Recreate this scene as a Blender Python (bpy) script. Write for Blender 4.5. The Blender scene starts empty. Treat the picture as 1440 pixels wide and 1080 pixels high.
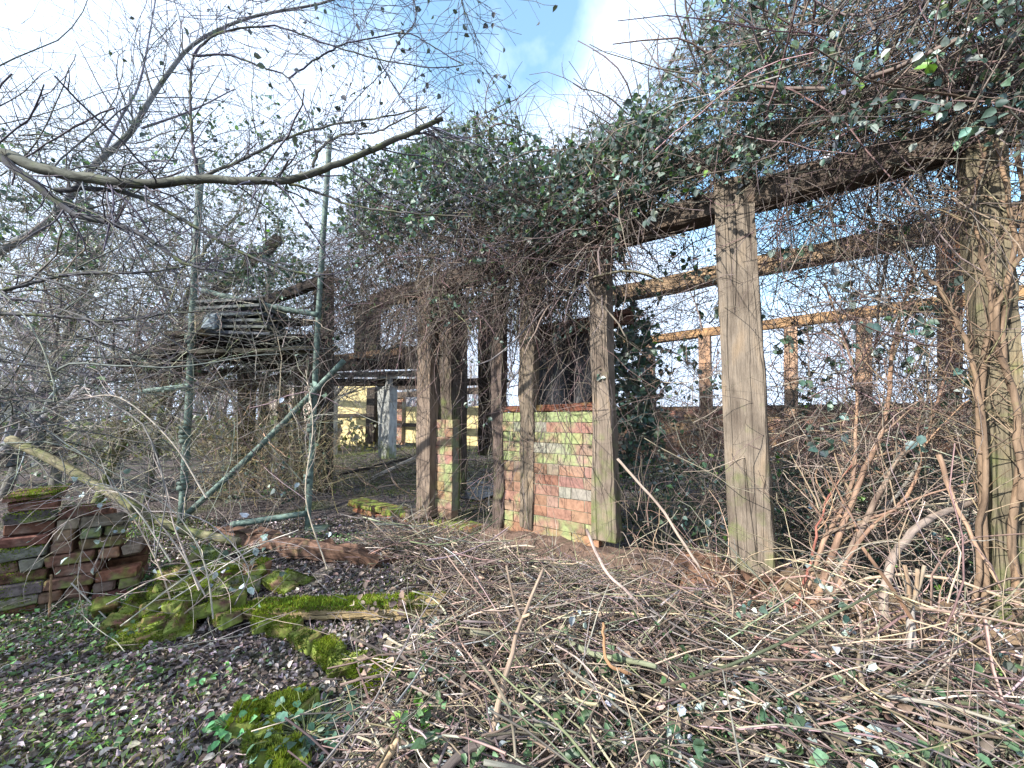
import bpy, math
import numpy as np

rng = np.random.default_rng(7)
R = math.radians
sc = bpy.context.scene
col = sc.collection

# ------------------------------------------------------------------ camera
F = 541.0                       # focal length in photo pixels (1440 wide)
PITCH = math.atan(47 / F)
CAMZ = 1.2
CAM = np.array([0.0, 0.0, CAMZ])


def ray(u, v):
    x, y = (u - 720) / F, (540 - v) / F
    c, s = math.cos(PITCH), math.sin(PITCH)
    return np.array([x, c - y * s, s + y * c])


def at(u, v, Y):
    """point seen at photo pixel u,v at forward distance Y"""
    r = ray(u, v)
    return CAM + r * (Y / r[1])


P0 = np.array([2.22, 1.74])
E = np.array([-0.803, 0.596]); E /= np.linalg.norm(E)
N = np.array([E[1], -E[0]])
if N[1] < 0: N = -N
D0 = float(P0 @ N)              # facade distance


def fac(u, v, D=D0):
    r = ray(u, v)
    t = D / (r[0] * N[0] + r[1] * N[1])
    return CAM + r * t


def bld(s, D, z):
    """building frame: s along the facade (leftwards), D distance from camera line, z"""
    p = P0 + E * s + N * (D - D0)
    return np.array([p[0], p[1], z])


def to_s(p): return float((p[:2] - P0) @ E)
E3 = np.array([E[0], E[1], 0.0]); N3 = np.array([N[0], N[1], 0.0]); Z3 = np.array([0, 0, 1.0])

# ------------------------------------------------------------------ noise / ground height
_tab = rng.random((64, 64))


def vnoise(x, y):
    x = np.asarray(x, float); y = np.asarray(y, float)
    xi = np.floor(x).astype(int); yi = np.floor(y).astype(int)
    fx = x - xi; fy = y - yi
    fx = fx * fx * (3 - 2 * fx); fy = fy * fy * (3 - 2 * fy)
    a = _tab[xi % 64, yi % 64]; b = _tab[(xi + 1) % 64, yi % 64]
    c = _tab[xi % 64, (yi + 1) % 64]; d = _tab[(xi + 1) % 64, (yi + 1) % 64]
    return (a * (1 - fx) + b * fx) * (1 - fy) + (c * (1 - fx) + d * fx) * fy - 0.5


def sstep(a, b, x):
    t = np.clip((np.asarray(x, float) - a) / (b - a), 0, 1)
    return t * t * (3 - 2 * t)


def height(x, y):
    x = np.asarray(x, float); y = np.asarray(y, float)
    D = x * N[0] + y * N[1]
    s = (x - P0[0]) * E[0] + (y - P0[1]) * E[1]
    h = 0.05 * vnoise(x * 1.7 + 9, y * 1.7 + 3) + 0.02 * vnoise(x * 6, y * 6) + 0.10 * vnoise(x * .35, y * .35)
    front = sstep(0.8, 1.9, D) * (1 - sstep(2.2, 2.62, D)) * (1 - sstep(3.2, 4.6, s))
    h = h + 0.13 * front
    h = h + 0.10 * sstep(2.6, 3.0, D) * (1 - sstep(5.2, 6.2, s)) + 0.20 * sstep(3.6, 7.0, D) * (1 - sstep(9.5, 12, s))
    h = h + .06 * sstep(3, 8, np.hypot(x, y))
    return h


def on(u, v, lift=0.0):
    """point on the ground seen at photo pixel"""
    r = ray(u, v)
    t = 0.3
    for _ in range(4000):
        p = CAM + r * t
        if p[2] <= height(p[0], p[1]) + lift: break
        t += 0.01
    return CAM + r * t


# ------------------------------------------------------------------ mesh builder
def nrm(a): return a / np.maximum(np.linalg.norm(a, axis=-1, keepdims=True), 1e-9)


class MB:
    def __init__(s): s.v = []; s.f = {}; s.t = []; s.g = []; s.n = 0

    def add(s, v, faces, tint, gc=None):
        v = np.asarray(v, float).reshape(-1, 3); n = len(v)
        tint = np.asarray(tint, float)
        if tint.ndim == 1: tint = np.broadcast_to(tint, (n, len(tint)))
        if tint.shape[1] == 3: tint = np.concatenate([tint, np.zeros((n, 1))], 1)
        s.v.append(v); s.t.append(tint); s.g.append(v if gc is None else np.asarray(gc, float).reshape(-1, 3))
        for fa in (faces if isinstance(faces, list) else [faces]):
            fa = np.asarray(fa, int)
            if len(fa): s.f.setdefault(fa.shape[1], []).append(fa + s.n)
        s.n += n

    def build(s, name, mat, parent=None, smooth=False, origin=None):
        V = np.concatenate(s.v); T = np.concatenate(s.t); G = np.concatenate(s.g)
        if origin is None:
            lo, hi = V.min(0), V.max(0)
            origin = np.array([(lo[0] + hi[0]) / 2, (lo[1] + hi[1]) / 2, lo[2]])
        if parent is not None: origin = np.array(parent['_o'])
        me = bpy.data.meshes.new(name)
        Fs = [(k, np.concatenate(a)) for k, a in s.f.items()]
        nl = sum(k * len(a) for k, a in Fs); npoly = sum(len(a) for k, a in Fs)
        me.vertices.add(len(V)); me.vertices.foreach_set('co', (V - origin).astype(np.float32).ravel())
        me.loops.add(nl); me.polygons.add(npoly)
        me.loops.foreach_set('vertex_index', np.concatenate([a.ravel() for k, a in Fs]).astype(np.int32))
        tot = np.concatenate([np.full(len(a), k) for k, a in Fs])
        st = np.concatenate([[0], np.cumsum(tot)[:-1]])
        me.polygons.foreach_set('loop_start', st.astype(np.int32))
        hard = mat.name in ('weathered_oak', 'rotten_wood', 'old_brick', 'algae_brick', 'slate', 'painted_board') and not smooth
        me.polygons.foreach_set('use_smooth', np.full(npoly, not hard))
        at_ = me.attributes.new('tint', 'FLOAT_COLOR', 'POINT'); at_.data.foreach_set('color', T.astype(np.float32).ravel())
        ag = me.attributes.new('gc', 'FLOAT_VECTOR', 'POINT'); ag.data.foreach_set('vector', G.astype(np.float32).ravel())
        me.update(calc_edges=True); me.validate()
        me.materials.append(mat)
        o = bpy.data.objects.new(name, me); col.objects.link(o)
        if parent is None: o.location = origin; o['_o'] = [float(c) for c in origin]
        else: o.parent = parent; o['_o'] = [float(c) for c in origin]
        return o


def tag(o, label=None, cat=None, group=None, kind=None):
    if label: o['label'] = label
    if cat: o['category'] = cat
    if group: o['group'] = group
    if kind: o['kind'] = kind
    return o


def empty(name, loc, label, cat, group=None):
    o = bpy.data.objects.new(name, None); col.objects.link(o); o.empty_display_size = .1
    o.location = [float(c) for c in loc]; o['_o'] = [float(c) for c in loc]
    return tag(o, label, cat, group)


def jit(c, n, amt=.25, hue=.06):
    """n random variants of colour c"""
    c = np.asarray(c, float)[:3]
    k = np.exp(rng.normal(0, amt, (n, 1)))
    return np.clip(c * k * (1 + rng.normal(0, hue, (n, 3))), .003, .95)


# ------------------------------------------------------------------ shape makers
def tubes(mb, P, Rr, sides, tint, caps=False):
    P = np.asarray(P, float)
    if P.ndim == 2: P = P[None]
    n, K, _ = P.shape
    Rr = np.broadcast_to(np.asarray(Rr, float), (n, K))
    T = nrm(np.gradient(P, axis=1))
    ref = nrm(rng.normal(size=(n, 1, 3)))
    bad = np.abs((T * ref).sum(-1, keepdims=True)).max(1, keepdims=True) > .93
    ref = np.where(bad, nrm(np.cross(T[:, K // 2:K // 2 + 1], rng.normal(size=(n, 1, 3)))), ref)
    a = nrm(np.cross(T, ref)); b = np.cross(T, a)
    th = np.arange(sides) * 2 * math.pi / sides
    c, s_ = np.cos(th), np.sin(th)
    off = a[:, :, None] * c[:, None] + b[:, :, None] * s_[:, None]
    V = P[:, :, None] + off * Rr[:, :, None, None]
    L = np.concatenate([np.zeros((n, 1)), np.cumsum(np.linalg.norm(np.diff(P, axis=1), axis=-1), 1)], 1)
    seed = rng.random((n, 3)) * 40
    gc = np.empty((n, K, sides, 3))
    gc[..., 0] = L[:, :, None] + seed[:, None, None, 0]
    gc[..., 1] = c * Rr[:, :, None] + seed[:, None, None, 1]
    gc[..., 2] = s_ * Rr[:, :, None] + seed[:, None, None, 2]
    i = np.arange(n)[:, None, None] * K * sides + np.arange(K - 1)[None, :, None] * sides
    j = np.arange(sides)[None, None]; j2 = (j + 1) % sides
    f = np.stack([i + j, i + j2, i + sides + j2, i + sides + j], -1).reshape(-1, 4)
    faces = [f]
    if caps:
        base = np.arange(n)[:, None] * K * sides
        faces += [base + np.arange(sides)[::-1], base + (K - 1) * sides + np.arange(sides)]
    tint = np.asarray(tint, float)
    if tint.ndim == 1: tint = np.broadcast_to(tint, (n, len(tint)))
    if tint.ndim == 2: tint = np.broadcast_to(tint[:, None, None], (n, K, sides, tint.shape[-1]))
    elif tint.ndim == 3: tint = np.broadcast_to(tint[:, :, None], (n, K, sides, tint.shape[-1]))
    mb.add(V, faces, tint.reshape(-1, tint.shape[-1]), gc)


def walk(P, d, L, K, wob=.15, grav=0.0):
    """N wandering polylines"""
    P = np.asarray(P, float); n = len(P); d = nrm(np.asarray(d, float))
    L = np.broadcast_to(np.asarray(L, float), (n,))
    out = [P]
    bend = rng.normal(0, wob * .5, (n, 3))
    for k in range(K - 1):
        d = nrm(d + bend + rng.normal(0, wob, (n, 3)) + np.array([0, 0, -grav]))
        P = P + d * (L / (K - 1))[:, None]
        out.append(P)
    return np.stack(out, 1)


def branch(P, Rr, n, lmin, lmax, K, ang=.9, wob=.12, grav=0., t0=.15, rf=.6, up=0.):
    """grow n children from random points of polylines P(N,K,3)"""
    N_, K0, _ = P.shape
    w = np.linalg.norm(np.diff(P, axis=1), axis=-1).sum(1); w = w / w.sum()
    i = rng.choice(N_, n, p=w); t = t0 + (1 - t0) * rng.random(n)
    k = np.minimum((t * (K0 - 1)).astype(int), K0 - 2); f = t * (K0 - 1) - k
    p = P[i, k] * (1 - f)[:, None] + P[i, k + 1] * f[:, None]
    d = nrm(P[i, k + 1] - P[i, k])
    side = nrm(np.cross(d, rng.normal(size=(n, 3))))
    d2 = nrm(d * math.cos(ang) + side * math.sin(ang) + np.array([0, 0, up]))
    L = lmin + (lmax - lmin) * rng.random(n) ** 1.5
    r0 = np.broadcast_to(np.asarray(Rr), (N_, K0))[i, k] * rf
    Q = walk(p, d2, L, K, wob, grav)
    return Q, r0[:, None] * np.linspace(1, .35, K)[None]


def smoothline(pts, n):
    P = np.asarray(pts, float)
    P = np.concatenate([[2 * P[0] - P[1]], P, [2 * P[-1] - P[-2]]])
    m = len(P) - 3
    out = []
    for q in np.linspace(0, m - 1e-6, n):
        k = int(q); t = q - k
        a, b, c, d = P[k:k + 4]
        out.append(.5 * (2 * b + (c - a) * t + (2 * a - 5 * b + 4 * c - d) * t * t + (3 * b - a - 3 * c + d) * t ** 3))
    return np.array(out)


def leaves(mb, pos, d, nm, size, tint, wide=.38, fold=.25, hi=False):
    n = len(pos)
    if n == 0: return
    d = nrm(d); s = nrm(np.cross(d, nm)); u = np.cross(s, d)
    size = np.broadcast_to(np.asarray(size, float), (n,))[:, None]
    q = lambda a, b, c: pos + size * (d * a + s * b + u * c)
    if hi:
        V = np.stack([q(0, 0, 0), q(.52, 0, -.03), q(1, 0, -.16), q(.22, wide * .85, fold * .5), q(.62, wide * .9, fold * .45),
                      q(.22, -wide * .85, fold * .5), q(.62, -wide * .9, fold * .45)], 1)
        i = np.arange(n)[:, None] * 7
        faces = [i + np.array([0, 3, 1]), i + np.array([0, 1, 5]), i + np.array([1, 3, 4, 2]), i + np.array([1, 2, 6, 5])]
        k = 7
    else:
        V = np.stack([q(0, 0, 0), q(1, 0, -.1), q(.42, wide, fold * .6), q(.42, -wide, fold * .6)], 1)
        i = np.arange(n)[:, None] * 4
        faces = [i + np.array([0, 2, 1]), i + np.array([0, 1, 3])]
        k = 4
    tint = np.asarray(tint, float)
    if tint.ndim == 1: tint = np.broadcast_to(tint, (n, len(tint)))
    mb.add(V, faces, np.repeat(tint, k, 0))


def blades(mb, pos, d, h, w, tint):
    n = len(pos)
    d = nrm(d); s = nrm(np.cross(d, rng.normal(size=(n, 3))))
    h = np.broadcast_to(h, (n,))[:, None]; w = np.broadcast_to(w, (n,))[:, None]
    V = np.stack([pos - s * w, pos + s * w, pos + d * h], 1)
    mb.add(V, np.arange(n * 3).reshape(n, 3), np.repeat(tint, 3, 0))


def timber(mb, p0, p1, wd, w, h, tint, seg=14, jitter=.004, cham=.12, w1=None, h1=None, bow=0., algae=None, wprof=None):
    """rough sawn baulk from p0 to p1 (centre line), section w along wd, h across"""
    p0 = np.asarray(p0, float); p1 = np.asarray(p1, float)
    t = nrm(p1 - p0); wd = nrm(np.asarray(wd, float) - t * (np.asarray(wd, float) @ t)); hd = np.cross(t, wd)
    w1 = w if w1 is None else w1; h1 = h if h1 is None else h1
    L = np.linalg.norm(p1 - p0)
    c = cham
    sec = np.array([[-1 + c, -1], [1 - c, -1], [1, -1 + c], [1, 1 - c], [1 - c, 1], [-1 + c, 1], [-1, 1 - c], [-1, -1 + c]]) * .5
    K = seg + 1
    q = np.linspace(0, 1, K)
    W = w + (w1 - w) * q; H = h + (h1 - h) * q
    if wprof is not None: W = W * np.interp(q, np.linspace(0, 1, len(wprof)), wprof)
    lo = (np.interp(np.linspace(0, 6, K), np.arange(8), rng.normal(0, 1, 8)))
    lo2 = (np.interp(np.linspace(0, 5, K), np.arange(8), rng.normal(0, 1, 8)))
    j = rng.normal(0, jitter * .5, (K, 8, 2))
    row = np.cumsum(rng.normal(0, jitter * .35, (K, 8, 2)), 0); row -= row.mean(0)
    X = sec[None, :, 0] * W[:, None] + j[..., 0] + row[..., 0] + (lo * jitter * .8)[:, None]
    Yy = sec[None, :, 1] * H[:, None] + j[..., 1] + row[..., 1] + (lo2 * jitter * .8)[:, None] + bow * np.sin(q * math.pi)[:, None]
    al = q[:, None] * L + np.zeros((K, 8))
    al[0] += rng.normal(0, jitter * 2, 8); al[-1] += rng.normal(0, jitter * 2, 8)
    V = p0 + t * al[..., None] + wd * X[..., None] + hd * Yy[..., None]
    sd = rng.random(3) * 30
    gc = np.stack([al + sd[0], X + sd[1], Yy + sd[2]], -1)
    i = np.arange(K - 1)[:, None] * 8; jj = np.arange(8)[None]; j2 = (jj + 1) % 8
    f = np.stack([i + jj, i + j2, i + 8 + j2, i + 8 + jj], -1).reshape(-1, 4)
    tt = np.concatenate([np.asarray(tint, float)[:3], [0]])
    T = np.broadcast_to(tt, (K, 8, 4)).copy()
    if algae is not None: T[..., 3] = np.interp(q, np.linspace(0, 1, len(algae)), algae)[:, None]
    mb.add(V, [f, np.arange(8)[None, ::-1], (K - 1) * 8 + np.arange(8)[None]], T.reshape(-1, 4), gc)


def rot(yaw, pitch=0., roll=0.):
    cy, sy = math.cos(yaw), math.sin(yaw); cp, sp = math.cos(pitch), math.sin(pitch); cr, sr = math.cos(roll), math.sin(roll)
    return np.array([[cy, -sy, 0], [sy, cy, 0], [0, 0, 1]]) @ np.array([[1, 0, 0], [0, cp, -sp], [0, sp, cp]]) @ np.array([[cr, 0, sr], [0, 1, 0], [-sr, 0, cr]])


def brick(mb, c, M, L, W, H, tint, jitter=.004, moss=0., bev=None):
    """chipped brick: bevelled box centred at c"""
    b = .08 * H + .003 if bev is None else bev
    v = []; sgn = [(-1, -1, -1), (1, -1, -1), (1, 1, -1), (-1, 1, -1), (-1, -1, 1), (1, -1, 1), (1, 1, 1), (-1, 1, 1)]
    hx, hy, hz = L / 2, W / 2, H / 2
    for sx, sy, sz in sgn:
        v += [(sx * (hx - b), sy * (hy - b), sz * hz), (sx * (hx - b), sy * hy, sz * (hz - b)), (sx * hx, sy * (hy - b), sz * (hz - b))]
    v = np.array(v) + rng.normal(0, jitter * .6, (24, 3))
    corner = rng.normal(0, jitter, (8, 3)); v += np.repeat(corner, 3, 0)
    ix = lambda k, a: k * 3 + a
    quads = []
    quads += [[ix(3, 0), ix(2, 0), ix(1, 0), ix(0, 0)], [ix(4, 0), ix(5, 0), ix(6, 0), ix(7, 0)]]
    quads += [[ix(0, 1), ix(1, 1), ix(5, 1), ix(4, 1)], [ix(2, 1), ix(3, 1), ix(7, 1), ix(6, 1)]]
    quads += [[ix(1, 2), ix(2, 2), ix(6, 2), ix(5, 2)], [ix(3, 2), ix(0, 2), ix(4, 2), ix(7, 2)]]
    for a, b_ in ((0, 1), (2, 3), (4, 5), (6, 7)): # edges along x: z/y
        quads.append([ix(a, 0), ix(b_, 0), ix(b_, 1), ix(a, 1)] if a in (0, 2) else [ix(a, 1), ix(b_, 1), ix(b_, 0), ix(a, 0)])
    for a, b_ in ((1, 2), (3, 0), (5, 6), (7, 4)):
        quads.append([ix(a, 0), ix(b_, 0), ix(b_, 2), ix(a, 2)] if a in (1, 3) else [ix(a, 2), ix(b_, 2), ix(b_, 0), ix(a, 0)])
    for a, b_ in ((0, 4), (1, 5), (2, 6), (3, 7)):
        quads.append([ix(a, 1), ix(b_, 1), ix(b_, 2), ix(a, 2)] if a in (1, 3) else [ix(a, 2), ix(b_, 2), ix(b_, 1), ix(a, 1)])
    tris = [[ix(k, 0), ix(k, 1), ix(k, 2)] for k in range(8)]
    V = v @ np.asarray(M).T + np.asarray(c)
    mb.add(V, [np.array(quads), np.array(tris)], np.array([*tint[:3], moss]), v + rng.random(3) * 20)


def moss_on(c, M, L, W, H, n, hgt=.014, side=.5):
    """moss tufts over the top (and part of the sides) of a block"""
    mb = MB()
    k = int(n * side)
    p = np.stack([(rng.random(n) - .5) * L, (rng.random(n) - .5) * W, np.full(n, H / 2)], 1)
    dn = np.tile([0, 0, 1.], (n, 1))
    q = np.stack([(rng.random(k) - .5) * L, np.full(k, -W / 2), H / 2 - H * .9 * rng.random(k) ** 1.6], 1)
    dq = np.tile([0, -1., .4], (k, 1))
    p = np.concatenate([p, q]); d = np.concatenate([dn, dq])
    keep = vnoise(p[:, 0] * 22 + c[0] * 90, p[:, 1] * 22 + c[1] * 70 + p[:, 2] * 25) > -.30
    p, d = p[keep], d[keep]
    clump = .5 + 1.2 * np.clip(vnoise(p[:, 0] * 40 + c[0] * 40, p[:, 1] * 40 + c[1] * 31) + .35, 0, 1)
    Pw = p @ np.asarray(M).T + np.asarray(c); dw = d @ np.asarray(M).T + rng.normal(0, .5, d.shape)
    hz = np.clip(.5 + 1.6 * vnoise(Pw[:, 0] * 9 + 3, Pw[:, 1] * 9 + 7), 0, 1)[:, None]
    T = jit((1, 1, 1), len(p), .4, .12) * (np.array([.075, .105, .03]) * (1 - hz) + np.array([.25, .31, .035]) * hz)
    blades(mb, Pw - nrm(dw) * .002, dw, hgt * clump * rng.uniform(.5, 1.3, len(p)), .0035, T)
    # cushion underneath
    return mb


# ------------------------------------------------------------------ materials
def newmat(name):
    m = bpy.data.materials.new(name); m.use_nodes = True
    nt = m.node_tree; nt.nodes.clear()
    return m, nt, nt.nodes.new, nt.links.new


def _attr(nn, name):
    a = nn('ShaderNodeAttribute'); a.attribute_name = name; return a


def _ramp(nn, pos):
    r = nn('ShaderNodeValToRGB')
    while len(r.color_ramp.elements) < len(pos): r.color_ramp.elements.new(.5)
    for e, (p, c) in zip(r.color_ramp.elements, pos):
        e.position = p; e.color = (c, c, c, 1) if not isinstance(c, tuple) else (*c, 1)
    return r


def mult(nn, ln, a, b, fac=1.0, mode='MULTIPLY'):
    m = nn('ShaderNodeMix'); m.data_type = 'RGBA'; m.blend_type = mode
    if isinstance(fac, (int, float)): m.inputs[0].default_value = fac
    else: ln(fac, m.inputs[0])
    for k, x in ((6, a), (7, b)):
        if isinstance(x, tuple): m.inputs[k].default_value = (*x, 1)
        else: ln(x, m.inputs[k])
    return m.outputs[2]


def mat_wood(name, along=3.0, across=70., rough=.85, crack=.5, bump=.5, green=(.13, .16, .05), var=(.45, 1.35)):
    m, nt, nn, ln = newmat(name)
    t = _attr(nn, 'tint'); g = _attr(nn, 'gc')
    mp = nn('ShaderNodeMapping'); mp.inputs['Scale'].default_value = (along, across, across); ln(g.outputs['Vector'], mp.inputs['Vector'])
    n1 = nn('ShaderNodeTexNoise'); n1.inputs['Scale'].default_value = 1; n1.inputs['Detail'].default_value = 8; n1.inputs['Roughness'].default_value = .65
    ln(mp.outputs[0], n1.inputs['Vector'])
    r1 = _ramp(nn, [(.28, var[0]), (.5, 1.0), (.75, var[1])]); ln(n1.outputs[0], r1.inputs[0])
    mp2 = nn('ShaderNodeMapping'); mp2.inputs['Scale'].default_value = (2.5, 7, 7); ln(g.outputs['Vector'], mp2.inputs['Vector'])
    n2 = nn('ShaderNodeTexNoise'); n2.inputs['Scale'].default_value = 1.6; n2.inputs['Detail'].default_value = 5; ln(mp2.outputs[0], n2.inputs['Vector'])
    r2 = _ramp(nn, [(.3, (.5, .48, .48)), (.55, (1, 1, 1)), (.75, (1.22, 1.12, .98))]); ln(n2.outputs[0], r2.inputs[0])
    # cracks: narrow level of a very stretched noise
    mp3 = nn('ShaderNodeMapping'); mp3.inputs['Scale'].default_value = (along * .1, across * .085, across * .085); ln(g.outputs['Vector'], mp3.inputs['Vector'])
    n3 = nn('ShaderNodeTexNoise'); n3.inputs['Scale'].default_value = 1; n3.inputs['Detail'].default_value = 2; ln(mp3.outputs[0], n3.inputs['Vector'])
    r3 = _ramp(nn, [(.488, 1.), (.497, .12), (.503, .12), (.512, 1.)]); ln(n3.outputs[0], r3.inputs[0])
    c = mult(nn, ln, t.outputs['Color'], r1.outputs[0]); c = mult(nn, ln, c, r2.outputs[0]); c = mult(nn, ln, c, r3.outputs[0], crack)
    # algae where tint alpha is high, broken up
    n4 = nn('ShaderNodeTexNoise'); n4.inputs['Scale'].default_value = 9; n4.inputs['Detail'].default_value = 6; ln(g.outputs['Vector'], n4.inputs['Vector'])
    ad = nn('ShaderNodeMath'); ad.operation = 'ADD'; ln(n4.outputs[0], ad.inputs[0]); ln(t.outputs['Alpha'], ad.inputs[1])
    r4 = _ramp(nn, [(.72, 0.), (1.0, .85)]); ln(ad.outputs[0], r4.inputs[0])
    gr = mult(nn, ln, green, r1.outputs[0])
    c = mult(nn, ln, c, gr, r4.outputs[0], 'MIX')
    b = nn('ShaderNodeBsdfPrincipled'); ln(c, b.inputs['Base Color']); b.inputs['Roughness'].default_value = rough
    b.inputs['Specular IOR Level'].default_value = .25
    bm = mult(nn, ln, n1.outputs[0], r3.outputs[0], crack)
    bp = nn('ShaderNodeBump'); bp.inputs['Strength'].default_value = bump; bp.inputs['Distance'].default_value = .012; ln(bm, bp.inputs['Height'])
    ln(bp.outputs[0], b.inputs['Normal'])
    o = nn('ShaderNodeOutputMaterial'); ln(b.outputs[0], o.inputs[0])
    return m


def mat_leaf(name, rough=.45, trans=.25, spec=.4):
    m, nt, nn, ln = newmat(name)
    t = _attr(nn, 'tint'); tc = nn('ShaderNodeTexCoord')
    n1 = nn('ShaderNodeTexNoise'); n1.inputs['Scale'].default_value = 90; n1.inputs['Detail'].default_value = 3; ln(tc.outputs['Object'], n1.inputs['Vector'])
    r1 = _ramp(nn, [(.3, .7), (.7, 1.25)]); ln(n1.outputs[0], r1.inputs[0])
    c = mult(nn, ln, t.outputs['Color'], r1.outputs[0])
    b = nn('ShaderNodeBsdfPrincipled'); ln(c, b.inputs['Base Color']); b.inputs['Roughness'].default_value = rough; b.inputs['Specular IOR Level'].default_value = spec
    tr = nn('ShaderNodeBsdfTranslucent'); c2 = mult(nn, ln, c, (1.3, 1.5, .6)); ln(c2, tr.inputs[0])
    mx = nn('ShaderNodeMixShader'); mx.inputs[0].default_value = trans; ln(b.outputs[0], mx.inputs[1]); ln(tr.outputs[0], mx.inputs[2])
    o = nn('ShaderNodeOutputMaterial'); ln(mx.outputs[0], o.inputs[0])
    return m


def mat_brick(name, green=(.17, .22, .045), scale=1., var=(.5, 1.5), bump=.6):
    m, nt, nn, ln = newmat(name)
    t = _attr(nn, 'tint'); g = _attr(nn, 'gc'); tc = nn('ShaderNodeTexCoord')
    n1 = nn('ShaderNodeTexNoise'); n1.inputs['Scale'].default_value = 35; n1.inputs['Detail'].default_value = 8; ln(g.outputs['Vector'], n1.inputs['Vector'])
    r1 = _ramp(nn, [(.28, var[0]), (.5, 1.), (.75, var[1])]); ln(n1.outputs[0], r1.inputs[0])
    c = mult(nn, ln, t.outputs['Color'], r1.outputs[0])
    n2 = nn('ShaderNodeTexNoise'); n2.inputs['Scale'].default_value = 6 * scale; n2.inputs['Detail'].default_value = 6; n2.inputs['Roughness'].default_value = .6; ln(tc.outputs['Object'], n2.inputs['Vector'])
    # lime bloom
    r5 = _ramp(nn, [(.52, 0.), (.72, .28)]); ln(n2.outputs[0], r5.inputs[0])
    c = mult(nn, ln, c, (.40, .38, .32), r5.outputs[0], 'MIX')
    n4 = nn('ShaderNodeTexNoise'); n4.inputs['Scale'].default_value = 13 * scale; n4.inputs['Detail'].default_value = 7; ln(tc.outputs['Object'], n4.inputs['Vector'])
    ad = nn('ShaderNodeMath'); ad.operation = 'ADD'; ln(n4.outputs[0], ad.inputs[0]); ln(t.outputs['Alpha'], ad.inputs[1])
    r4 = _ramp(nn, [(.78, 0.), (1.05, .92)]); ln(ad.outputs[0], r4.inputs[0])
    gr = mult(nn, ln, green, r1.outputs[0])
    c = mult(nn, ln, c, gr, r4.outputs[0], 'MIX')
    b = nn('ShaderNodeBsdfPrincipled'); ln(c, b.inputs['Base Color']); b.inputs['Roughness'].default_value = .92; b.inputs['Specular IOR Level'].default_value = .15
    bp = nn('ShaderNodeBump'); bp.inputs['Strength'].default_value = bump; bp.inputs['Distance'].default_value = .008; ln(n1.outputs[0], bp.inputs['Height']); ln(bp.outputs[0], b.inputs['Normal'])
    o = nn('ShaderNodeOutputMaterial'); ln(b.outputs[0], o.inputs[0])
    return m


def mat_plain(name, rough=.6, scale=20, lo=.6, hi=1.3, bump=.3, metal=0., spec=.4):
    m, nt, nn, ln = newmat(name)
    t = _attr(nn, 'tint'); g = _attr(nn, 'gc')
    n1 = nn('ShaderNodeTexNoise'); n1.inputs['Scale'].default_value = scale; n1.inputs['Detail'].default_value = 7; n1.inputs['Roughness'].default_value = .65; ln(g.outputs['Vector'], n1.inputs['Vector'])
    r1 = _ramp(nn, [(.3, lo), (.5, 1.), (.72, hi)]); ln(n1.outputs[0], r1.inputs[0])
    c = mult(nn, ln, t.outputs['Color'], r1.outputs[0])
    n4 = nn('ShaderNodeTexNoise'); n4.inputs['Scale'].default_value = scale * .6; n4.inputs['Detail'].default_value = 6; ln(g.outputs['Vector'], n4.inputs['Vector'])
    ad = nn('ShaderNodeMath'); ad.operation = 'ADD'; ln(n4.outputs[0], ad.inputs[0]); ln(t.outputs['Alpha'], ad.inputs[1])
    r4 = _ramp(nn, [(.75, 0.), (1.05, .9)]); ln(ad.outputs[0], r4.inputs[0])
    c = mult(nn, ln, c, (.12, .15, .05), r4.outputs[0], 'MIX')
    b = nn('ShaderNodeBsdfPrincipled'); ln(c, b.inputs['Base Color']); b.inputs['Roughness'].default_value = rough; b.inputs['Metallic'].default_value = metal
    b.inputs['Specular IOR Level'].default_value = spec
    bp = nn('ShaderNodeBump'); bp.inputs['Strength'].default_value = bump; bp.inputs['Distance'].default_value = .01; ln(n1.outputs[0], bp.inputs['Height']); ln(bp.outputs[0], b.inputs['Normal'])
    o = nn('ShaderNodeOutputMaterial'); ln(b.outputs[0], o.inputs[0])
    return m


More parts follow.
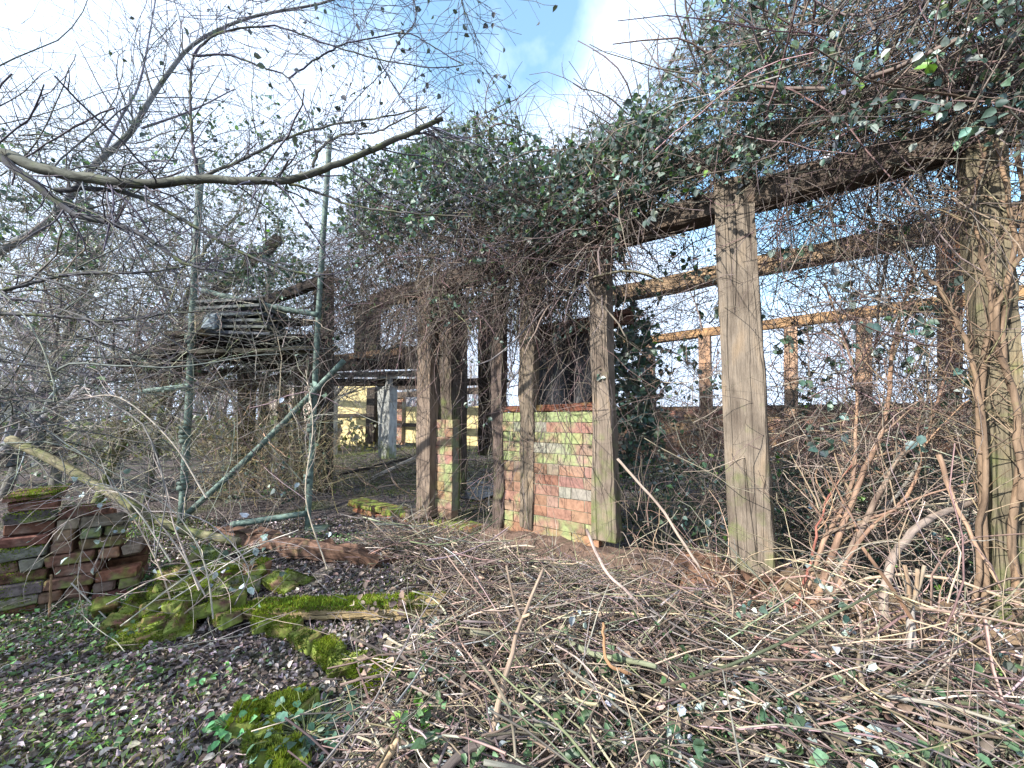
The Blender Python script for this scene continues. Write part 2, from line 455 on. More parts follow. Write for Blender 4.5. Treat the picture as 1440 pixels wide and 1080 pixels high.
def mat_ground():
    m, nt, nn, ln = newmat('ground_soil')
    tc = nn('ShaderNodeTexCoord'); o_ = tc.outputs['Object']
    n1 = nn('ShaderNodeTexNoise'); n1.inputs['Scale'].default_value = 30; n1.inputs['Detail'].default_value = 10; n1.inputs['Roughness'].default_value = .7; ln(o_, n1.inputs['Vector'])
    r1 = _ramp(nn, [(.3, (.03, .025, .024)), (.5, (.085, .07, .068)), (.72, (.20, .17, .165))]); ln(n1.outputs[0], r1.inputs[0])
    v = nn('ShaderNodeTexVoronoi'); v.inputs['Scale'].default_value = 45; v.inputs['Randomness'].default_value = 1; ln(o_, v.inputs['Vector'])
    hs = nn('ShaderNodeSeparateColor'); ln(v.outputs['Color'], hs.inputs[0])
    r2 = _ramp(nn, [(0., .55), (1., 1.6)]); ln(hs.outputs[0], r2.inputs[0])
    c = mult(nn, ln, r1.outputs[0], r2.outputs[0])
    n3 = nn('ShaderNodeTexNoise'); n3.inputs['Scale'].default_value = 1.6; n3.inputs['Detail'].default_value = 8; n3.inputs['Roughness'].default_value = .65; ln(o_, n3.inputs['Vector'])
    r3 = _ramp(nn, [(.5, 0.), (.66, .6)]); ln(n3.outputs[0], r3.inputs[0])
    gr = mult(nn, ln, (.075, .10, .025), r2.outputs[0])
    c = mult(nn, ln, c, gr, r3.outputs[0], 'MIX')
    b = nn('ShaderNodeBsdfPrincipled'); ln(c, b.inputs['Base Color']); b.inputs['Roughness'].default_value = .95; b.inputs['Specular IOR Level'].default_value = .1
    ad = nn('ShaderNodeMath'); ad.operation = 'ADD'; ln(n1.outputs[0], ad.inputs[0]); ln(v.outputs['Distance'], ad.inputs[1])
    bp = nn('ShaderNodeBump'); bp.inputs['Strength'].default_value = .9; bp.inputs['Distance'].default_value = .02; ln(ad.outputs[0], bp.inputs['Height']); ln(bp.outputs[0], b.inputs['Normal'])
    o = nn('ShaderNodeOutputMaterial'); ln(b.outputs[0], o.inputs[0])
    return m


M_OAK = mat_wood('weathered_oak', along=5, across=150., crack=.95, bump=.9, var=(.55, 1.25))
M_DARKWOOD = mat_wood('rotten_wood', along=4, across=50, crack=.8, bump=.8)
M_BARK = mat_wood('bark', along=12, across=45, rough=.9, crack=.5, bump=.6, green=(.11, .14, .035))
M_TWIG = mat_plain('twig', rough=.75, scale=60, lo=.65, hi=1.35, bump=.1, spec=.3)
M_STICK = mat_wood('stick_bark', along=10, across=120, rough=.8, crack=.2, bump=.3)
M_LEAF = mat_leaf('bramble_leaf')
M_PALE = mat_leaf('pale_leaf', rough=.6, trans=.12, spec=.3)
M_DRY = mat_leaf('dead_leaf', rough=.8, trans=.08, spec=.25)
M_MOSS = mat_leaf('moss', rough=.95, trans=.35, spec=.05)
M_BRICK = mat_brick('old_brick')
M_PANEL = mat_brick('algae_brick', green=(.24, .285, .13), scale=.6, var=(.75, 1.22), bump=.2)
M_PIPE = mat_plain('painted_pipe', rough=.7, scale=14, lo=.4, hi=1.9, bump=.5)
M_SLATE = mat_plain('slate', rough=.7, scale=18, lo=.6, hi=1.4)
M_PLASTIC = mat_plain('black_sheet', rough=.38, scale=6, lo=.8, hi=1.2, bump=.8, spec=.5)
M_BOARD = mat_wood('painted_board', along=2, across=18, rough=.7, crack=.12, bump=.2, var=(.8, 1.15))
M_GROUND = mat_ground()

# ------------------------------------------------------------------ ground
g = np.linspace(-1, 1, 261)
xs = np.sinh(g * 5.2) / math.sinh(5.2) * 120; ys = np.sinh(g * 5.2) / math.sinh(5.2) * 120 + 2
X, Y = np.meshgrid(xs, ys, indexing='ij')
n_ = len(g)
mb = MB()
ii = (np.arange(n_ - 1)[:, None] * n_ + np.arange(n_ - 1)[None]).ravel()
mb.add(np.stack([X, Y, height(X, Y)], -1), np.stack([ii, ii + n_, ii + n_ + 1, ii + 1], 1), (.1, .1, .1))
o = mb.build('ground', M_GROUND, smooth=True, origin=np.zeros(3)); tag(o, 'dark soil and rotting leaves of the overgrown yard', kind='structure')

# ------------------------------------------------------------------ timber building
OAK = np.array([.185, .145, .115]); OAKD = np.array([.105, .082, .066]); OAKP = np.array([.215, .168, .13])
barn = empty('timber_frame_barn', bld(1.5, D0, .05), 'roofless derelict timber frame building with oak posts and a brick infill panel, smothered in brambles', 'ruined building')


def post(ul0, ur0, v0, ul1, ur1, v1, D=D0, depth=.17, tint=OAK, algae=(.0, .0, .05, .18, .25), name='post', label=None, mat=None, seg=26, jitter=.006, wprof=None):
    """post given by the pixel edges of its front face, top (0) and bottom (1), standing on plane D"""
    a0, b0, a1, b1 = fac(ul0, v0, D), fac(ur0, v0, D), fac(ul1, v1, D), fac(ur1, v1, D)
    m0, m1 = (a0 + b0) / 2 + N3 * depth / 2, (a1 + b1) / 2 + N3 * depth / 2
    mb = MB()
    timber(mb, m0, m1, E3, np.linalg.norm((a0 - b0)[:2]), depth, jit(tint, 1, .06, .02)[0], seg, jitter * .6, .07, np.linalg.norm((a1 - b1)[:2]), depth, algae=algae, wprof=wprof)
    o = mb.build(name, mat or M_OAK, barn)
    if label: o['label'] = label
    return o, mb


post(1360, 1418, 195, 1404, 1466, 915, tint=np.array([.20, .165, .11]), algae=(.1, .12, .15, .25, .35), label='green tinged oak post at the edge, climbed by thick stems')
post(1003, 1059, 250, 1026, 1091, 806, depth=.10, tint=OAK * 1.1, label='wide flat oak post with one long vertical crack')
post(826, 851, 335, 835, 864, 762, depth=.13, wprof=[1, 1, .95, .9, .95, 1.15, 1.2], tint=OAKP * 1.1, algae=(0, 0, .1, .25, .35), label='oak post with flared foot beside the brick panel')
post(731, 751, 350, 730, 748, 742, depth=.10, tint=OAKP, algae=(0, 0, 0, .1, .1), label='slender oak stud in front of the brick panel', jitter=.012)
post(690, 703, 385, 694, 707, 748, depth=.09, tint=OAKD * 1.2, label='thin split stud with shaggy bark', jitter=.014)
post(587, 605, 415, 585, 604, 726, depth=.12, tint=OAKP * 1.05, algae=(0, 0, .05, .1, .2), label='pale oak post standing on a sawn block')
post(613, 637, 400, 608, 634, 716, D=D0 + .12, depth=.14, tint=OAKD, algae=(0, 0, .2, .45, .5), label='dark fissured oak post, green at the foot', jitter=.012)
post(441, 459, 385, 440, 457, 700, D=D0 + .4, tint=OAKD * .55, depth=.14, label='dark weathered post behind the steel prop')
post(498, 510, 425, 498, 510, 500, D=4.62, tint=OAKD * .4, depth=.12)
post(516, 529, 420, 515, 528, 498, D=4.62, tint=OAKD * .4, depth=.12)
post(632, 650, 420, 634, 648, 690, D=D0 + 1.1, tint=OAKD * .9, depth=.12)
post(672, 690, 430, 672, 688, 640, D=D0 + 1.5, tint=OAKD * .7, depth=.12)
# sawn block under the pale post
mb = MB(); a = fac(571, 728, D0 - .02); b = fac(604, 728, D0 - .02)
timber(mb, a + Z3 * .035 + N3 * .06, b + Z3 * .035 + N3 * .06, Z3, .085, .16, OAKP * 1.0, 5, .006)
mb.build('foot_block', M_OAK, barn)


def rail(u0, v0, u1, v1, D, hgt, depth, tint, name='rail', seg=30, ext0=0., ext1=0., mat=None, jitter=.008, label=None, algae=None, bow=0.):
    """horizontal member; pixel centre line at both ends on plane D"""
    a, b = fac(u0, v0, D), fac(u1, v1, D)
    z = None
    d = nrm(b - a); a = a - d * ext0; b = b + d * ext1
    mb = MB(); timber(mb, a + N3 * depth / 2, b + N3 * depth / 2, Z3, hgt, depth, tint, seg, jitter, .15, bow=bow, algae=algae)
    o = mb.build(name, mat or M_OAK, barn)
    if label: o['label'] = label
    return o


rail(1430, 165, 558, 412, D0 + .0, .17, .15, OAKD * .9, 'wall_plate', 60, 2.2, .55, label='dark front wall plate buried in brambles')
rail(1440, 55, 880, 262, 3.35, .15, .14, OAKD, 'purlin', 40, 2.2, .3)
rail(1430, 298, 860, 412, 5.0, .20, .18, np.array([.36, .25, .155]), 'arcade_plate', 40, 2.6, .3, label='orange brown inner plate in full sun')
rail(1420, 412, 940, 474, 7.3, .16, .14, np.array([.34, .21, .11]), 'rear_plate', 30, 3., 1.0)
rail(745, 470, 838, 452, D0 + .35, .13, .09, np.array([.17, .085, .06]), 'tie_rail', 10, .1, .3)
rail(703, 577, 838, 570, D0 + .03, .055, .11, np.array([.17, .065, .04]), 'panel_rail', 10, .02, .0, algae=(.1, .3, .1, .2))
post(1322, 1352, 300, 1328, 1356, 640, D=5.0, depth=.18, tint=np.array([.40, .20, .11]), algae=(0, 0))
for (ua, ub, vt) in ((982, 998, 466), (1102, 1121, 450), (1204, 1226, 436), (905, 918, 478)):
    post(ua, ub, vt, ua + 1, ub + 3, 640, D=7.3, depth=.16, tint=np.array([.36, .24, .16]), algae=(0, 0))
# posts of pale paint inside
o, _ = post(530, 548, 528, 532, 546, 645, D=5.2, depth=.22, tint=np.array([.38, .38, .37]), mat=M_BOARD, algae=(0, 0, 0, .2, .45), label='white painted inner post, flaking and green at the foot')
post(455, 468, 535, 456, 467, 640, D=5.6, depth=.16, tint=np.array([.45, .42, .36]), algae=(0, 0, .2))

# sill beam under the front
mb = MB(); a = fac(1440, 905, D0 - .05); b = fac(1010, 800, D0 - .05)
timber(mb, bld(-2.4, D0 + .04, .16), bld(.86, D0 + .04, .215), Z3, .17, .24, np.array([.22, .155, .10]), 20, .012); mb.build('sill_beam', M_DARKWOOD, barn)
mb = MB(); timber(mb, bld(.80, D0 + .05, .205), bld(1.45, D0 + .04, .195), Z3, .17, .22, np.array([.15, .085, .055]), 16, .016); mb.build('sill_beam', M_DARKWOOD, barn)
mb = MB(); timber(mb, bld(1.42, D0 + .01, .175), bld(3.05, D0 + .03, .155), Z3, .17, .24, np.array([.155, .105, .082]), 26, .014); mb.build('sill_beam', M_DARKWOOD, barn)['label'] = 'rotten reddish sill beam below the brick panel'
# mossy low brick plinth going left
mb = MB(); mm = MB()
for i in range(9):
    for k in range(2):
        c = bld(3.25 + i * .235 + (k % 2) * .11, D0 + .12, .055 + .075 * k)
        brick(mb, c, rot(math.atan2(E[1], E[0]) + rng.normal(0, .03)), .22, .2, .068, jit((.22, .10, .06), 1, .2)[0], .006, .25 + .2 * k)
mb.build('plinth', M_BRICK, barn)['label'] = 'low mossy brick plinth under the doorway'

# brick infill panel (individually laid bricks, mortar behind)
def infill(s0, s1, D, z0, z1, courses, greens, blue=(), nmb=None):
    mb = MB(); h = (z1 - z0) / courses
    mort = MB()
    yaw = math.atan2(E[1], E[0])
    for r in range(courses):
        z = z0 + (r + .5) * h
        x = s0 - (0.11 if r % 2 else 0.0)
        while x < s1 - .01:
            Lb = .225 if rng.random() < .8 else .11
            a, b = max(x, s0), min(x + Lb, s1)
            if b - a > .03:
                base = jit([(.265, .155, .105), (.24, .14, .10), (.28, .175, .115), (.255, .165, .125)][rng.integers(4)], 1, .12)[0]
                mo = greens(r / courses, (a - s0) / (s1 - s0))
                if rng.random() < blue[r] if r < len(blue) else 0: base = jit((.245, .235, .19), 1, .06, .02)[0]
                brick(mb, bld((a + b) / 2, D + .05 + rng.normal(0, .002), z), rot(yaw), b - a - .006, .10, h - .006, base, .0012, mo, .0022)
            x += Lb
    L = s1 - s0
    c = bld((s0 + s1) / 2, D + .0495, (z0 + z1) / 2)
    brick(mb, c, rot(yaw), L - .004, .087, z1 - z0 - .004, (.20, .18, .135), .001, .2)
    return mb


sC, sE = to_s(fac(840, 700)), to_s(fac(702, 700))
zt = fac(770, 579)[2]; zb = .225
gfun = lambda q, t: .08 + (.46 if q > .86 else .36 if q > .52 and (int(q * 12) % 2) else .20 if q > .5 else .06) + .40 * max(0, t - .62) + (.2 if q < .1 else 0)
blue = [.1, .1, .1, .5, .6, .15, .1, .1, .6, .1, .6, .3]
pan = infill(sC, sE, D0 + .015, zb, zt, 12, gfun, blue)
pan.build('brick_panel', M_PANEL, barn)['label'] = 'brick infill panel, red courses streaked with lime and green algae'
s1_, s2_ = to_s(fac(622, 700)), to_s(fac(603, 700))
pan2 = infill(s1_ - .05, s2_ + .05, D0 + .08, .18, fac(610, 590)[2], 11, lambda q, t: .25 + .15 * rng.random(), [.1] * 11)
pan2.build('brick_panel', M_PANEL, barn)['label'] = 'narrow strip of mossy bricks between two oak posts'

# rear brick wall (low) right
sA, sB = to_s(fac(1460, 570, 7.5)), to_s(fac(640, 575, 7.5))
wall = infill(sA - 2.5, 5.2, 7.5, .15, 1.40, 17, lambda q, t: .12 * rng.random(), [.05] * 17)
wall.build('brick_wall', M_BRICK, barn)['label'] = 'low rear brick wall behind the tangle'

# interior left: yellow lit boards, slats, beams
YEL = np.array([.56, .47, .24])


def panel(u0, u1, v0, v1, D, tint, name='board', thick=.03, mat=None, label=None, algae=None):
    a, b, c = fac(u0, v0, D), fac(u1, v0, D), fac(u0, v1, D)
    s0, s1 = to_s(a), to_s(b)
    mb = MB()
    z1, z0 = a[2], c[2]
    timber(mb, bld(s0, D + thick / 2, (z0 + z1) / 2), bld(s1, D + thick / 2, (z0 + z1) / 2), Z3, z1 - z0, thick, tint, 10, .003, .05, algae=algae)
    o = mb.build(name, mat or M_BOARD, barn)
    if label: o['label'] = label
    return o


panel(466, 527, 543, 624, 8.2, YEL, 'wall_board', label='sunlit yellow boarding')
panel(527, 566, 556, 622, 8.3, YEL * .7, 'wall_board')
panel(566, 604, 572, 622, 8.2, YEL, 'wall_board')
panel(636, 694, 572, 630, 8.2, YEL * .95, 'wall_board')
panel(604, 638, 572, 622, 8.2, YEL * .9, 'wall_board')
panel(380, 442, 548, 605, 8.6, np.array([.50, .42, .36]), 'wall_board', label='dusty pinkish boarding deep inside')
mbw = infill(to_s(fac(568, 590, 8.15)), to_s(fac(548, 590, 8.15)), 8.1, .3, fac(556, 560, 8.15)[2], 22, lambda q, t: .05, [.05] * 22)
mbw.build('brick_pier', M_BRICK, barn)
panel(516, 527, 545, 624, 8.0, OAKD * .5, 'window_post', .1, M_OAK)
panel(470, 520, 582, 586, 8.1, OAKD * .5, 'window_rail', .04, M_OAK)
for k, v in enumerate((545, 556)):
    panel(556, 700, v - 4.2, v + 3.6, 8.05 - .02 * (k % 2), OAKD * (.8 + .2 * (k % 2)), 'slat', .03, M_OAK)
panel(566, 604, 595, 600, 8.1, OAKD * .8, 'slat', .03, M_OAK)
def spar(name, u0, v0, Ya, u1, v1, Yb, h, d, tint, label=None, mat=None, jitter=.008):
    mb = MB(); timber(mb, at(u0, v0, Ya), at(u1, v1, Yb), Z3, h, d, tint, 16, jitter)
    o = mb.build(name, mat or M_OAK, barn)
    if label: o['label'] = label


spar('eaves_board', 436, 529, 8.8, 612, 524, 8.3, .12, .06, np.array([.34, .33, .31]), 'pale grey eaves board catching the light over the doorway')
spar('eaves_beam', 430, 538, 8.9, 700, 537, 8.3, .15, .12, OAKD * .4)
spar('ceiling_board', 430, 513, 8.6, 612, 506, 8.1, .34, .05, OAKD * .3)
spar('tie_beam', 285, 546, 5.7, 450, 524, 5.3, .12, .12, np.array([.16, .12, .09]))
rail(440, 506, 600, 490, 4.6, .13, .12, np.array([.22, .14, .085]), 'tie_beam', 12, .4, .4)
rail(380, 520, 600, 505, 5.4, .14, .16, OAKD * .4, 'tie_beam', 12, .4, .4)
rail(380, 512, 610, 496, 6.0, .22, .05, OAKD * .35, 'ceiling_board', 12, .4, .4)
# raking rafters showing above the scaffold
mb = MB(); timber(mb, at(268, 440, 5.0), at(394, 334, 5.4), Z3, .13, .10, OAKD * .6, 12, .012, algae=(.2, .3, .2)); mb.build('rafter', M_OAK, barn)
mb = MB(); timber(mb, at(350, 432, 4.8), at(452, 396, 4.4), Z3, .11, .09, OAKD * .4, 12, .012); mb.build('rafter', M_OAK, barn)
# black sheeting between the posts
mb = MB(); a = fac(768, 470, D0 + .45); b = fac(842, 455, D0 + .45)
nu, nv = 16, 14
sa, sb = to_s(b), to_s(a) + .1
zz0, zz1 = fac(800, 580, D0 + .45)[2], fac(800, 452, D0 + .45)[2]
S_, Zz = np.meshgrid(np.linspace(sa - .1, sb, nu), np.linspace(zz0, zz1, nv), indexing='ij')
Dd = D0 + .45 + .05 * vnoise(S_ * 9, Zz * 4) + .03 * np.sin(S_ * 26)
Pq = P0 + S_[..., None] * E + (Dd - D0)[..., None] * N
i4 = (np.arange(nu - 1)[:, None] * nv + np.arange(nv - 1)[None]).ravel()
V1 = np.concatenate([Pq, Zz[..., None]], -1).reshape(-1, 3)
mb.add(V1, np.stack([i4, i4 + nv, i4 + nv + 1, i4 + 1], 1), (.016, .017, .022))
mb.add(V1 + N3 * .006, np.stack([i4 + 1, i4 + nv + 1, i4 + nv, i4], 1), (.016, .017, .022))
tag(mb.build('plastic_sheet', M_PLASTIC, smooth=True), 'black plastic sheet hung between the oak posts above the brick panel', 'plastic sheet')
# dark sheet lying on the floor inside
c = on(655, 690); nu, nv = 18, 14
A_, B_ = np.meshgrid(np.linspace(-.6, .6, nu), np.linspace(-.4, .5, nv), indexing='ij')
px = c[0] + A_ * E[0] * -1 + B_ * N[0]; py = c[1] - A_ * E[1] + B_ * N[1]
V1 = np.stack([px, py, height(px, py) + .03 + .05 * vnoise(A_ * 7 + 3, B_ * 7)], -1).reshape(-1, 3)
i4 = (np.arange(nu - 1)[:, None] * nv + np.arange(nv - 1)[None]).ravel()
mb = MB(); mb.add(V1, np.stack([i4, i4 + nv, i4 + nv + 1, i4 + 1], 1), (.02, .021, .03)); mb.add(V1 - Z3 * .006, np.stack([i4 + 1, i4 + nv + 1, i4 + nv, i4], 1), (.02, .021, .03))
tag(mb.build('floor_sheet', M_PLASTIC, smooth=True), 'crumpled black plastic sheet lying on the floor inside the building', 'plastic sheet')

# fallen battens inside
def batten(u0, v0, u1, v1, lab, tint, w=.05, lift=.05, lift1=.1):
    mb = MB(); timber(mb, on(u0, v0, lift), on(u1, v1, lift1), Z3, w, w * .8, tint, 10, .005)
    tag(mb.build('fallen_batten', M_OAK), lab, 'batten', 'fallen battens inside the building')


batten(523, 672, 588, 641, 'pale straight batten lying on the floor inside, ahead of a darker one', np.array([.42, .36, .30]), .05, .08, .15)
batten(463, 671, 585, 642, 'long dark batten lying on the floor behind the pale one', OAKD * .4, .05, .08, .15)
batten(466, 655, 500, 662, 'short pinkish batten on the floor inside, near the white post', np.array([.45, .30, .24]), .04, .04, .04)

# ------------------------------------------------------------------ steel props / scaffold
GREEN = np.array([.10, .145, .125])
scaf = empty('scaffold', at(262, 722, 4.3), 'mossy green tubular steel prop frame with collars, two uprights, ledgers and a brace', 'scaffold')


def pipe(pts, r, name, tint=GREEN, n=24, wob=0.):
    P = smoothline(pts, n); mb = MB()
    tubes(mb, P, r, 14, np.array([*tint, .15]), True)
    o = mb.build(name, M_PIPE, scaf, smooth=False)
    for p in o.data.polygons: p.use_smooth = len(p.vertices) == 4
    return o


def collar(up, c, t, r, h=.05):
    mb = MB(); t = nrm(t)
    prof = [(-h, r * 1.02), (-h * .8, r * 1.45), (-h * .2, r * 1.45), (0, r * 1.15), (h * .3, r * 1.15), (h * .5, r * 1.5), (h, r * 1.45), (h * 1.1, r * 1.02)]
    tubes(mb, np.array([c + t * a for a, _ in prof]), np.array([[b for _, b in prof]]), 14, np.array([*(GREEN * .9), .1]))
    mb.build('collar', M_PIPE, up)


Y1, Y2 = 4.3, 4.25
u1 = pipe([at(255, 735, Y1), at(266, 560, Y1), at(273, 400, Y1), at(283, 225, Y1)], .036, 'upright')
for (u, v) in ((257, 683), (260, 605), (260, 618), (264, 545), (268, 478)): collar(u1, at(u, v, Y1), Z3, .038, .045)
u2 = pipe([at(432, 748, Y2), at(440, 600, Y2), at(449, 420, Y2), at(464, 190, Y2)], .030, 'upright')
for (u, v) in ((433, 673), (438, 602), (442, 545)): collar(u2, at(u, v, Y2), Z3, .032, .045)
pipe([at(286, 409, Y1 - .05), at(365, 428, Y1 - .05), at(448, 443, Y1 - .07)], .03, 'ledger', GREEN * .9)
pipe([at(198, 551, Y1 - .04), at(268, 543, Y1 - .04)], .03, 'ledger', GREEN * 1.5)
pipe([at(262, 724, Y1 - .12), at(360, 633, Y1 - .12), at(484, 507, Y1 - .1)], .030, 'brace', GREEN * 1.1)
pipe([at(325, 738, Y1 - .3), at(430, 722, Y1 - .1)], .03, 'ledger', GREEN * 1.4)
mb = MB(); c = at(447, 748, Y2); brick(mb, c - Z3 * .0, rot(.2), .2, .2, .10, GREEN * .7, .004, .3); mb.build('base_block', M_SLATE, scaf)

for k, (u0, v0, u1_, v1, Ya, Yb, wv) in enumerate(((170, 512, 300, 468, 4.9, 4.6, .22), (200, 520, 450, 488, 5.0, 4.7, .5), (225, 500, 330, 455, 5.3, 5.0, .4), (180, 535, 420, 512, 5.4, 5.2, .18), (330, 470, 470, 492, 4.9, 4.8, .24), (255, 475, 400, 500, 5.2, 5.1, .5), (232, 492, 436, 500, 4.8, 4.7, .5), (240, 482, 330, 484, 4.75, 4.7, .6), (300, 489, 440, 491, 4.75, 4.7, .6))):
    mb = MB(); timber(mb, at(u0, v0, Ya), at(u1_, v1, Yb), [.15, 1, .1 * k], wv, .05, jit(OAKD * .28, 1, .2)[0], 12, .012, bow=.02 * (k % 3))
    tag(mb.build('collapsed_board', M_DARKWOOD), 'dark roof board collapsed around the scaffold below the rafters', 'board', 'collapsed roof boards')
for (u, v0, v1, Yq) in ((342, 520, 690, 6.2), (352, 520, 690, 6.0), (398, 525, 690, 6.4), (420, 530, 680, 7.0), (372, 530, 670, 7.5)):
    mb = MB(); timber(mb, at(u, v0, Yq), at(u, v1, Yq), [1, 0, 0], .12, .12, jit(OAKD * .6, 1, .2)[0], 12, .01); mb.build('post', M_OAK, barn)
# scaffold boards and stacked roof sheets
for k, (v0, v1, u0, u1_, dy) in enumerate(((470, 478, 245, 425, 0.), (484, 488, 250, 440, .25), (462, 452, 300, 432, .5), (497, 492, 265, 448, -.1))):
    mb = MB(); timber(mb, at(u0, v0, 4.45 + dy), at(u1_, v1, 4.45 + dy), [.2, 1, 0], .24, .045, jit(OAKD * .45, 1, .15)[0], 12, .006)
    tag(mb.build('scaffold_board', M_DARKWOOD), ['long dark board under the grey sheets', 'lower dark board jutting past the second upright', 'short dark board directly below the sheets at the back', 'thin dark board lowest on the scaffold'][k], 'board', 'dark boards on the scaffold')
sheets = [(302, 383, 434, 430, 0.), (300, 386, 443, 438, .02), (296, 390, 451, 449, .0), (300, 388, 459, 458, .03), (306, 396, 466, 467, .0), (312, 400, 473, 476, .02)]
slab = ['topmost', 'second', 'third', 'fourth', 'fifth', 'lowest']
for k, (u0, u1_, v0, v1, dy) in enumerate(sheets):
    mb = MB(); timber(mb, at(u0, v0, 4.4 + dy), at(u1_, v1, 4.4 + dy), [.1, 1, 0], .55, .03, jit((.085, .10, .11), 1, .25)[0], 10, .0015, .03, algae=(.1, .2, .25))
    tag(mb.build('roof_sheet', M_SLATE), slab[k] + ' grey roofing sheet of the mossy stack on the scaffold', 'roofing sheet', 'stacked roofing sheets')
mb = MB(); brick(mb, at(286, 455, 4.15), rot(.1), .075, .2, .24, (.42, .36, .24), .008, .1); tag(mb.build('timber_offcut', M_OAK), 'pale upright timber offcut beside the grey sheets on the scaffold', 'offcut')
mb = MB(); brick(mb, at(304, 455, 4.2), rot(.05), .16, .25, .17, (.15, .19, .22), .006, .0); tag(mb.build('concrete_block', M_SLATE), 'blue grey block between the pale offcut and the roofing sheets', 'block')

# ------------------------------------------------------------------ brick stack on the left
BR = [(.20, .10, .07), (.16, .085, .06), (.22, .14, .09), (.19, .15, .11), (.17, .16, .13), (.24, .11, .07)]
c0 = on(60, 862); yaw = R(36)
ex = np.array([math.cos(yaw), math.sin(yaw), 0]); ey = np.array([-math.sin(yaw), math.cos(yaw), 0])
hB = .0745


def xat(u):
    k = (u - 720) / F
    return float((k * c0[1] - c0[0]) / (ex[0] - k * ex[1]))


z0 = c0[2] - .02
base = np.array([c0[0], c0[1], z0])
xr = [xat(u) for u in (205, 204, 203, 202, 200, 196, 196, 188, 160, 110)]
xl = [xat(u) for u in (12, 15, 16, 18, 19, 20, 20, 22, 24, 26)]
GB = 'bricks of the dry stack'
LB = ['dark red brick laid in the dry brick stack', 'greenish grey brick laid in the dry brick stack', 'brown brick laid in the dry brick stack']


def one_brick(c, M, L, W, H, lab, grp, tint, mo, name='brick', moss_n=0, hgt=.014):
    mb = MB(); brick(mb, c, M, L, W, H, np.asarray(tint) * .68, .0035, mo + .08)
    o = mb.build(name, M_BRICK); tag(o, lab, 'brick', grp)
    if moss_n:
        m2 = moss_on(c, M, L, W, H, moss_n, hgt)
        m2.build('moss', M_MOSS, o)
    return o


for r in range(10):
    x = xl[r] - .02 * rng.random()
    while x < xr[r]:
        hd = rng.random() < .45
        Lb = .106 if hd else .218
        dp = .2 if hd else .105
        if x + Lb > xr[r] + .06: break
        q = int(rng.integers(6)); tint = jit(BR[q], 1, .2)[0]
        lab = LB[0] if q in (0, 5) else LB[1] if q in (3, 4) else LB[2]
        c = base + ex * (x + Lb / 2) + ey * (dp / 2 + rng.normal(0, .012)) + Z3 * (hB * (r + .5))
        top = (r == 9 or x + Lb > xr[r] - .1 or (r > 7))
        one_brick(c, rot(yaw + rng.normal(0, .025), rng.normal(0, .01), rng.normal(0, .01)), Lb - .004, dp, hB - .005, LB[1] if q in (3, 4) else LB[0] if q in (0, 5) else LB[2], GB, tint, .2 if rng.random() < .3 else .05,
                  moss_n=(260 if (r >= 8 or (x < xl[r] + .03 and rng.random() < .6)) else 0))
        x += Lb + abs(rng.normal(.008, .008))
# second leaf of bricks behind, filling the heart of the stack
for r in range(8):
    x = xl[r]
    while x < xr[r] - .15:
        c = base + ex * (x + .11) + ey * (.30 + rng.normal(0, .01)) + Z3 * (hB * (r + .5))
        one_brick(c, rot(yaw + rng.normal(0, .03)), .215, .105, hB - .005, 'shaded brick in the back row of the dry brick stack', 'bricks in the back of the dry stack', jit(BR[0], 1, .2)[0], .1)
        x += .228
# mossy slab on top corner
mb = MB(); c = base + ex * (xl[9] + .10) + ey * .12 + Z3 * (hB * 10.3)
brick(mb, c, rot(yaw + .1, .03, -.05), .24, .3, .03, (.14, .07, .05), .006, .2); o = mb.build('roof_tile', M_BRICK); tag(o, 'mossy clay tile capping the corner of the brick stack', 'tile')
moss_on(c, rot(yaw + .1, .03, -.05), .24, .3, .03, 900, .016).build('moss', M_MOSS, o)

# heap of mossy bricks spilling to the right of the stack
spill = [(232, 850), (250, 822), (205, 885), (265, 842), (290, 800), (310, 812), (235, 872), (255, 870), (285, 835), (275, 862), (300, 828), (225, 835), (210, 860), (330, 838), (320, 800), (345, 775), (340, 822), (365, 812),
         (180, 880), (190, 852), (245, 805), (270, 788), (292, 780), (150, 858), (308, 850), (318, 868), (395, 822), (420, 815)]
for k, (u, v) in enumerate(spill):
    lift = .03 + .13 * math.exp(-((u - 265) / 60) ** 2 - ((v - 815) / 40) ** 2) + .03 * rng.random()
    c = on(u, v, lift)
    M = rot(rng.uniform(-1.2, 1.2), rng.normal(0, .42), rng.normal(0, .42))
    one_brick(c, M, .215, .105, .068, 'moss covered brick in the tumbled heap beside the dry stack', 'tumbled mossy bricks', jit(BR[k % 6], 1, .2)[0], .35, 'mossy_brick', 480, .012)
# flat mossy slab in front of the heap
c = on(215, 897, .03); M = rot(.42, .05, -.08)
o = one_brick(c, M, .36, .09, .05, 'long narrow moss topped stone at the front of the brick heap', None, (.22, .15, .08), .3, 'mossy_stone', 1000, .014); o['category'] = 'stone'
# block near the log; a near-black piece paints the shade of its hole
mb = MB(); c = on(362, 808, .06) + Z3 * .03
brick(mb, c, rot(-.25), .15, .12, .13, (.24, .14, .085), .006, .0); o = mb.build('hollow_block', M_BRICK); tag(o, 'upright broken block with a black piece as the shade of a hole and a mossy top', 'block')
mb = MB(); brick(mb, c + rot(-.25) @ np.array([.045, -.056, 0]), rot(-.25), .05, .02, .11, (.012, .01, .01), .002); mb.build('hole_shade', M_DARKWOOD, o)
moss_on(c, rot(-.25), .15, .12, .13, 500, .018, .1).build('moss', M_MOSS, o)

